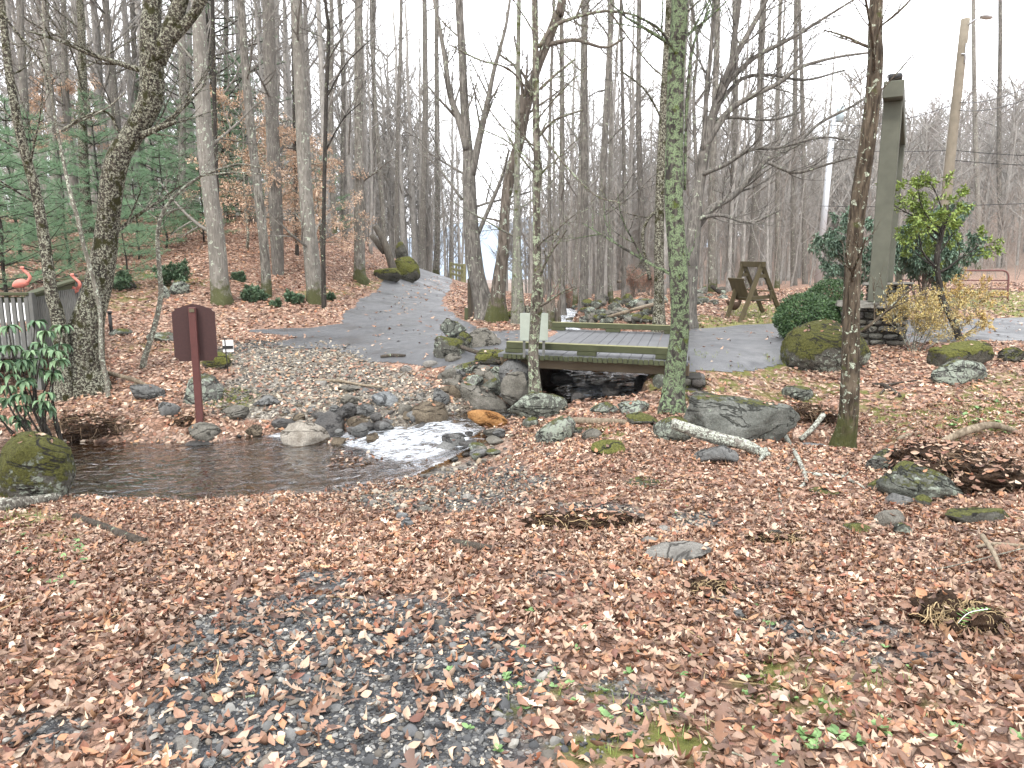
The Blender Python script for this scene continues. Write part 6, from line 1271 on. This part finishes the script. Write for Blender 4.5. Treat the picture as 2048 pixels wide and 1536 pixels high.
SOILM = M_('dark_root_earth', .95, .1); vv = SOILM.co('World'); SOILM.base(SOILM.mix(SOILM.ramp(SOILM.noise(18, 6, vv, .7), [(.35, 0), (.65, 1)]), (.015, .01, .007), (.085, .052, .033))); SOILM.bump(SOILM.noise(30, 5, vv, .7), 1, .06); SOILM = SOILM.m
ROOTM = flat_mat('root_fibre', (.12, .082, .05), .9, .4, 12); tint(ROOTM); TANM = flat_mat('dead_grass_root', (.3, .22, .12), .9, .3, 12); tint(TANM)
tangle(185, 882, 240, 66, 420, 'dark root tangle overhanging the far bank of the pool', 1, ROOTM, .8)
tangle(372, 852, 90, 26, 90, 'small root tangle at the foot of the brown sign post', 2, ROOTM, .35)
tangle(1985, 985, 220, 84, 230, 'root-filled overhanging earth bank at the right edge', 3, ROOTM, .9)
tangle(1950, 1275, 170, 80, 260, 'clump of torn roots and fern at lower right', 4, TANM, .25, rad=.0035)
tangle(1170, 1062, 230, 36, 90, 'low mound of matted roots and gravel in the leaves', 5, TANM, .22, rad=.003)
tangle(1560, 1090, 110, 22, 90, 'little mat of dry roots in the leaves right of the pale stone', 6, TANM, .12, rad=.003)
tangle(1430, 1195, 110, 34, 110, 'mat of dry roots in the leaves below the flat pale stone', 7, TANM, .14, rad=.003)
tangle(1625, 850, 120, 50, 130, 'rooty earth edge of the ditch between the large boulder and the flaky-barked tree', 8, ROOTM, .4)
hz = MB(); hz.box((0, 550, 45), (3400, 2700, 260)); hz_o = hz.build('haze', None, smooth=False); tag(hz_o, 'thin pale air haze', 'haze', kind='stuff')
hm = bpy.data.materials.new('haze'); hm.use_nodes = True; ht = hm.node_tree; ht.nodes.clear(); pv = ht.nodes.new('ShaderNodeVolumePrincipled'); pv.inputs['Density'].default_value = HAZE; pv.inputs['Color'].default_value = (.93, .95, 1, 1); pv.inputs['Anisotropy'].default_value = 0
ho = ht.nodes.new('ShaderNodeOutputMaterial'); ht.links.new(pv.outputs[0], ho.inputs['Volume']); hz_o.data.materials.clear(); hz_o.data.materials.append(hm)
# far mountain
b = MB(); xs = np.linspace(-900, 700, 60); hs_ = 60+35*np.sin(xs*.006+1)+18*fb2(xs, xs*0, .01, 4); V = []
for j, (y, k) in enumerate(((1000, 0), (1100, .45), (1250, .8), (1400, 1), (1700, .9))): V += [(x, y+30*math.sin(x*.01+j), -30+k*(h+30)+(j > 0)*4*math.sin(x*.05+j*2)) for x, h in zip(xs, hs_)]
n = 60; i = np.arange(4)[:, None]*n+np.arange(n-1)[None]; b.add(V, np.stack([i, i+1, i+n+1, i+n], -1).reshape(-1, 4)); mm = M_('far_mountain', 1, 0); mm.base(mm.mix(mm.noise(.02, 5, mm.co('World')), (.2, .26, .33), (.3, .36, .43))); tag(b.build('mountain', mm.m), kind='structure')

# ------------------------------------------------------------------ leaf litter, gravel, grass, twigs
r = np.random.default_rng(2024)
PAL = np.array([s2l(c) for c in ((178, 150, 128), (156, 122, 101), (134, 104, 86), (198, 172, 148), (110, 88, 76), (172, 126, 94), (150, 98, 74), (92, 74, 65), (214, 194, 172), (124, 86, 74), (184, 144, 108))])
PW = np.array([.17, .17, .13, .11, .1, .08, .04, .07, .06, .03, .04]); PW /= PW.sum()
def hgrad(x, y):
    e = .04; z = HT(x, y); return z, np.stack([-(HT(x+e, y)-z)/e, -(HT(x, y+e)-z)/e, np.ones_like(x)], -1)
def field(y0, y1, n, dens):
    n = int(n*(1+2.6/(.86*(y0+y1)))); u = r.random(n); y = np.sqrt(y0**2+u*(y1**2-y0**2)); x = r.uniform(-1, 1, n)*(.86*y+1.3); k = dens(x, y); m = r.random(n) < k; return x[m], y[m]
def leaf_density(x, y):
    z = HT(x, y, False); g, b_, dg, m, l = zones(x, y, z); rd = road_d(x, y); s_, v = poly_near(x, y, STREAM); wet = sst(-.03, .06, z-v[..., 0+1]) if 0 else (z > v[..., 1]-.02) | (s_ > 3.2)
    k = (1-.72*g)*(1-.68*b_)*(1-.6*dg)*(1-.55*m)*(1-.6*l)*wet; k = k*np.where(rd < .1, .015+.05*np.clip(fb2(x, y, .8, 2, 8.), 0, 1)+.1*((np.abs(x+3.2) < .45) & (y > 18)), 1)
    ont = (x-BA[0])*BQ[0, 0]+(y-BA[1])*BQ[0, 1]; onn = (x-BA[0])*BQ[1, 0]+(y-BA[1])*BQ[1, 1]
    return k*(~((ont > -.2) & (ont < BL+.3) & (onn > -.25) & (onn < 4.4)))*(.75+.5*fb2(x, y, 2.2, 2, 6.))
lm = MB()
def drop(x, y, tpl, s0, s1, tilt, lift=.012, dark=1.):
    n = len(x); z, nr = hgrad(x, y); nr /= np.linalg.norm(nr, axis=1, keepdims=True); nr[nr[:, 2] < .5] = (0, 0, 1)
    nr = nr+r.normal(size=(n, 3))*tilt; a = r.uniform(0, 6.28, n); d = np.stack([np.cos(a), np.sin(a), np.zeros(n)], -1); d = d-nr*(d*nr).sum(1, keepdims=True)/(nr*nr).sum(1, keepdims=True)
    Rm = frames(d, nr, r, 0.0); s_ = r.uniform(s0, s1, n); c = PAL[r.choice(len(PAL), n, p=PW)]*np.clip(r.uniform(.5, 1.3, (n, 1))*(1+.35*fb2(x, y, 1.3, 3, 31.))[:, None], .3, 1.45)*dark
    flip = np.where(r.random(n) < .4, -1., 1.)
    lm.scatter(tpl[0]-np.array([tpl[0][:, 0].mean(), 0, 0]), tpl[1], np.column_stack([x, y, z+lift+r.random(n)*.018]), Rm, np.column_stack([s_, s_*r.uniform(.6, 1.15, n), s_*flip*r.uniform(.3, 1.6, n)]), c)
for tp, share in ((leaf_tpl(.062, .032, .3), .36), (leaf_tpl(.048, .034, .6), .26), (leaf_tpl(.055, .02, .9), .13), (leaf_tpl(.036, .026, .2), .17), (leaf_tpl(.11, .072, .14, 'oak'), .08)):
    x, y = field(1.9, 5.2, int(44000*share), leaf_density); drop(x, y, tp, .5, 1.25, .36)
    x, y = field(5.2, 9.5, int(62000*share), leaf_density); drop(x, y, tp, .65, 1.2, .38)
td = leaf_tpl(.085, .05, .3, 'diamond')
x, y = field(9.5, 16, 62000, leaf_density); drop(x, y, td, .7, 1.2, .3)
x, y = field(16, 32, 95000, leaf_density); drop(x, y, td, 1.0, 1.7, .28)
from mathutils.bvhtree import BVHTree
from mathutils import Vector
lp = []; ln2 = []; nrk = len(BIG)-8
for k_, (v, f) in enumerate(BIG):   # leaves that have come to rest on the larger rocks
    T_ = BVHTree.FromPolygons(v.tolist(), f); lo = v.min(0); hi = v.max(0); n = int((hi[0]-lo[0])*(hi[1]-lo[1])*(26 if k_ < nrk else 420))+1
    for i in range(n):
        c, nn, _, _ = T_.ray_cast(Vector((r.uniform(lo[0], hi[0]), r.uniform(lo[1], hi[1]), hi[2]+1)), Vector((0, 0, -1)))
        if c is not None and nn.z > (.75 if k_ < nrk else .35): lp.append([c.x, c.y, c.z+.012]); ln2.append([nn.x, nn.y, nn.z])
lp = np.array(lp); ln2 = np.array(ln2); n = len(lp); a = r.uniform(0, 6.28, n); d = np.stack([np.cos(a), np.sin(a), 0*a], -1); d = d-ln2*(d*ln2).sum(1, keepdims=True)
lm.scatter(*leaf_tpl(.07, .036, .3), lp, frames(d, ln2, r, .25), r.uniform(.6, 1.2, n), PAL[r.choice(len(PAL), n, p=PW)]*r.uniform(.6, 1.2, (n, 1)))
LL = M_('dead_leaf', .55, .3); lv = LL.co('World'); LL.base(LL.mix(LL.math('MULTIPLY', LL.noise(60, 4, lv), .55), LL.attr(), (.1, .05, .035))); lnm = LL.m
# a few leaves caught in the shallow water
n = 130; px_ = r.uniform(660, 860, n); py_ = r.uniform(898, 935, n); q = np.array([at(a, b_, 1) for a, b_ in zip(px_, py_)]); dr = q-[0, 0, CAMZ]; t = (-.885-CAMZ)/dr[:, 2]; x = dr[:, 0]*t; y = dr[:, 1]*t
s_ = r.uniform(.7, 1.1, n); a = r.uniform(0, 6.28, n); lm.scatter(*leaf_tpl(.08, .045, .2), np.column_stack([x, y, np.full(n, -.868)]), eul(r.normal(0, .3, n), r.normal(0, .3, n), a), s_, PAL[r.choice(len(PAL), n, p=PW)]*.7)
tag(lm.build('leaf_litter', lnm, off=(0, 0, 0)), 'thick litter of curled brown, tan and orange fallen leaves', 'fallen leaves', kind='stuff')
# gravel
gm_ = MB(); GP = np.array([s2l(c) for c in ((98, 99, 100), (76, 77, 78), (124, 124, 122), (150, 148, 142), (184, 180, 170), (108, 102, 93), (60, 60, 61), (132, 122, 110))])
def gdens(which):
    def f(x, y):
        z = HT(x, y, False); g, b_, dg, m, l = zones(x, y, z); s_, v = poly_near(x, y, STREAM); return {'g': g, 'b': np.maximum(b_, dg*.6), 'w': ((z < v[..., 1]+.12) & (s_ < 2.5) & (y < 11.5))*.8}[which]
    return f
def pebbles(x, y, s0, s1, ico, pw, sink=.2, br_=1.):
    n = len(x); z = HT(x, y); tv, tf = ICO[ico]; tv = tv*(1+.25*fbm(tv*1.7+s0*99, 2))[:, None]; s_ = s0+(s1-s0)*r.random(n)**pw; c = GP[r.integers(0, len(GP), n)]*r.uniform(.7, 1.15, (n, 1))*br_*np.where(y[:, None] > 5.2, np.array([[1.12, 1.02, .88]]), np.array([[.8, .8, .8]]))
    gm_.scatter(tv, tf, np.column_stack([x, y, z+s_*sink]), eul(r.normal(0, .5, n), r.normal(0, .5, n), r.uniform(0, 6.28, n)), np.column_stack([s_*r.uniform(.8, 1.5, n), s_, s_*r.uniform(.35, .7, n)]), c)
x, y = field(1.9, 3.6, 26000, gdens('g')); pebbles(x, y, .0025, .010, 1, 1.8); x, y = field(1.9, 3.6, 1500, gdens('g')); pebbles(x, y, .012, .026, 2, 1.5)
x, y = field(3.6, 7.5, 34000, gdens('g')); pebbles(x, y, .006, .02, 1, 2.); x, y = field(3.6, 8.2, 2200, gdens('g')); pebbles(x, y, .015, .035, 2, 1.6)
x, y = field(9.5, 15, 80000, gdens('b')); k = (x < 1); pebbles(x[k], y[k], .006, .036, 1, 3.2, br_=1.02)
x, y = field(7, 11.5, 6500, gdens('w')); pebbles(x, y, .012, .05, 1, 2.)
GRM = M_('gravel_stone', .75, .3); GRM.base(GRM.mix(GRM.math('MULTIPLY', GRM.noise(120, 3, GRM.co('World')), .4), GRM.attr(), (.03, .03, .03))); tag(gm_.build('gravel', GRM.m, off=(0, 0, 0), smooth=False), 'loose grey gravel and pebbles', 'gravel', kind='stuff')
# grass and small weeds
gr_ = MB()
def grass(x, y, h0, h1, c0, c1, w=.003, per=5):
    x = np.repeat(x, per)+r.normal(0, .015, len(x)*per); y = np.repeat(y, per)+r.normal(0, .015, len(y)*per); n = len(x); z = HT(x, y); h = r.uniform(h0, h1, n); a = r.uniform(0, 6.28, n); l = r.uniform(.2, .9, n)*h
    p = np.column_stack([x, y, z]); d = np.column_stack([np.cos(a), np.sin(a), 0*a]); s = np.column_stack([-np.sin(a), np.cos(a), 0*a])*w
    mid = p+d*(l*.35)[:, None]+np.array([0, 0, 1])*(h*.65)[:, None]; tp = p+d*l[:, None]+np.array([0, 0, 1])*h[:, None]
    v = np.stack([p-s, p+s, mid+s*.7, mid-s*.7, tp], 1).reshape(-1, 3); i = np.arange(n)[:, None]*5; c = np.repeat(np.asarray(c0)+(np.asarray(c1)-np.asarray(c0))*r.random((n, 1)), 5, 0)
    gr_.add(v, i+np.array([[0, 1, 2, 3]]), i+np.array([[3, 2, 4]]), col=c)
mz = lambda k: (lambda x, y: zones(x, y, HT(x, y, False))[3]*k*(np.clip(fb2(x, y, 2.5, 2, 3.)+.45, 0, 1)))
x, y = field(1.9, 4, 3400, mz(.8)); grass(x, y, .015, .06, (.1, .16, .03), (.24, .3, .08), .0016)
x, y = field(4, 12, 9000, mz(.9)); grass(x, y, .02, .07, (.11, .15, .03), (.26, .27, .08), .003)
lz = lambda x, y: zones(x, y, HT(x, y, False))[4]*(road_d(x, y) > .15)
x, y = field(13, 32, 60000, lz); grass(x, y, .03, .08, (.13, .17, .045), (.34, .34, .13), .006, 3)
tag(gr_.build('grass', LEAFM, off=(0, 0, 0)), 'sparse short grass, moss and lawn', 'grass', kind='stuff')
w_d = MB()
def weeds(cx, cy, rx, ry, n, s0, s1):
    for i in range(n):
        a = r.normal(cx, rx); b_ = r.normal(cy, ry); g = G(a, min(b_, 1530)); m = r.integers(4, 9); az = r.uniform(0, 6.28, m)+0; d = np.column_stack([np.cos(az), np.sin(az), r.uniform(.1, .7, m)]); w_d.scatter(*leaf_tpl(.05, .035, .1), np.tile(g+[0, 0, .012], (m, 1)), frames(d, np.tile([0, 0, 1.], (m, 1)), r, .2), r.uniform(s0, s1, m), np.array((.08, .15, .05))+(np.array((.2, .32, .12))-np.array((.08, .15, .05)))*r.random((m, 1)))
weeds(160, 1110, 18, 10, 12, .5, 1.1); weeds(60, 1080, 40, 40, 14, .4, .8); weeds(1640, 1480, 50, 18, 10, .5, 1.0); weeds(1500, 1320, 250, 60, 34, .3, .7); weeds(1200, 1400, 120, 60, 22, .3, .7); weeds(1800, 1480, 120, 40, 12, .4, .8); weeds(1250, 1100, 150, 60, 10, .2, .5); weeds(1990, 850, 40, 20, 16, .8, 1.6); weeds(1780, 860, 40, 15, 8, .6, 1.); weeds(80, 1160, 40, 20, 5, .4, .8)
tag(w_d.build('weeds', LEAFM, off=(0, 0, 0)), 'scattered low green weeds among the leaves', 'weeds', kind='stuff')
tw = MB()
x, y = field(2, 12, 620, lambda x, y: leaf_density(x, y)*.8); z = HT(x, y)
for i in range(len(x)):
    L = r.uniform(.06, .3); a = r.uniform(0, 6.28); P = [np.array([x[i], y[i], z[i]+.015+r.random()*.02])]; d = np.array([math.cos(a), math.sin(a), r.normal(0, .08)])
    for j in range(3): d = d+rvec(r)*.2*[1, 1, .3]; P.append(P[-1]+d*L/3)
    g_ = r.uniform(.4, 1.5); tw.tube(P, np.linspace(1, .5, 4)*r.uniform(.0015, .0045), 5, col=(g_, g_, g_))
tag(tw.build('twig_litter', TANM, off=(0, 0, 0)), 'small twigs scattered among the fallen leaves', 'twigs', kind='stuff')
# fern in the root clump
g = G(1905, 1268); fr = thing('fern', g, 'single green fern frond in the torn root clump at lower right', 'fern'); b = MB(); P = smooth_path([g+[0, 0, .02], g+[.04, -.03, .12], g+[.1, -.08, .17]], 12); b.tube(P, .002, 4)
for i in range(2, 12):
    for s_ in (-1, 1): b.scatter(*leaf_tpl(.045*(1.1-i/14), .012, .1, 'diamond'), P[i:i+1], frames(np.array([[-.4*s_, .8*s_, .2]])+0, np.array([[0, 0, 1.]]), r, .05), np.ones(1), np.array([[.13, .26, .06]]))
b.build('frond', LEAFM, fr)
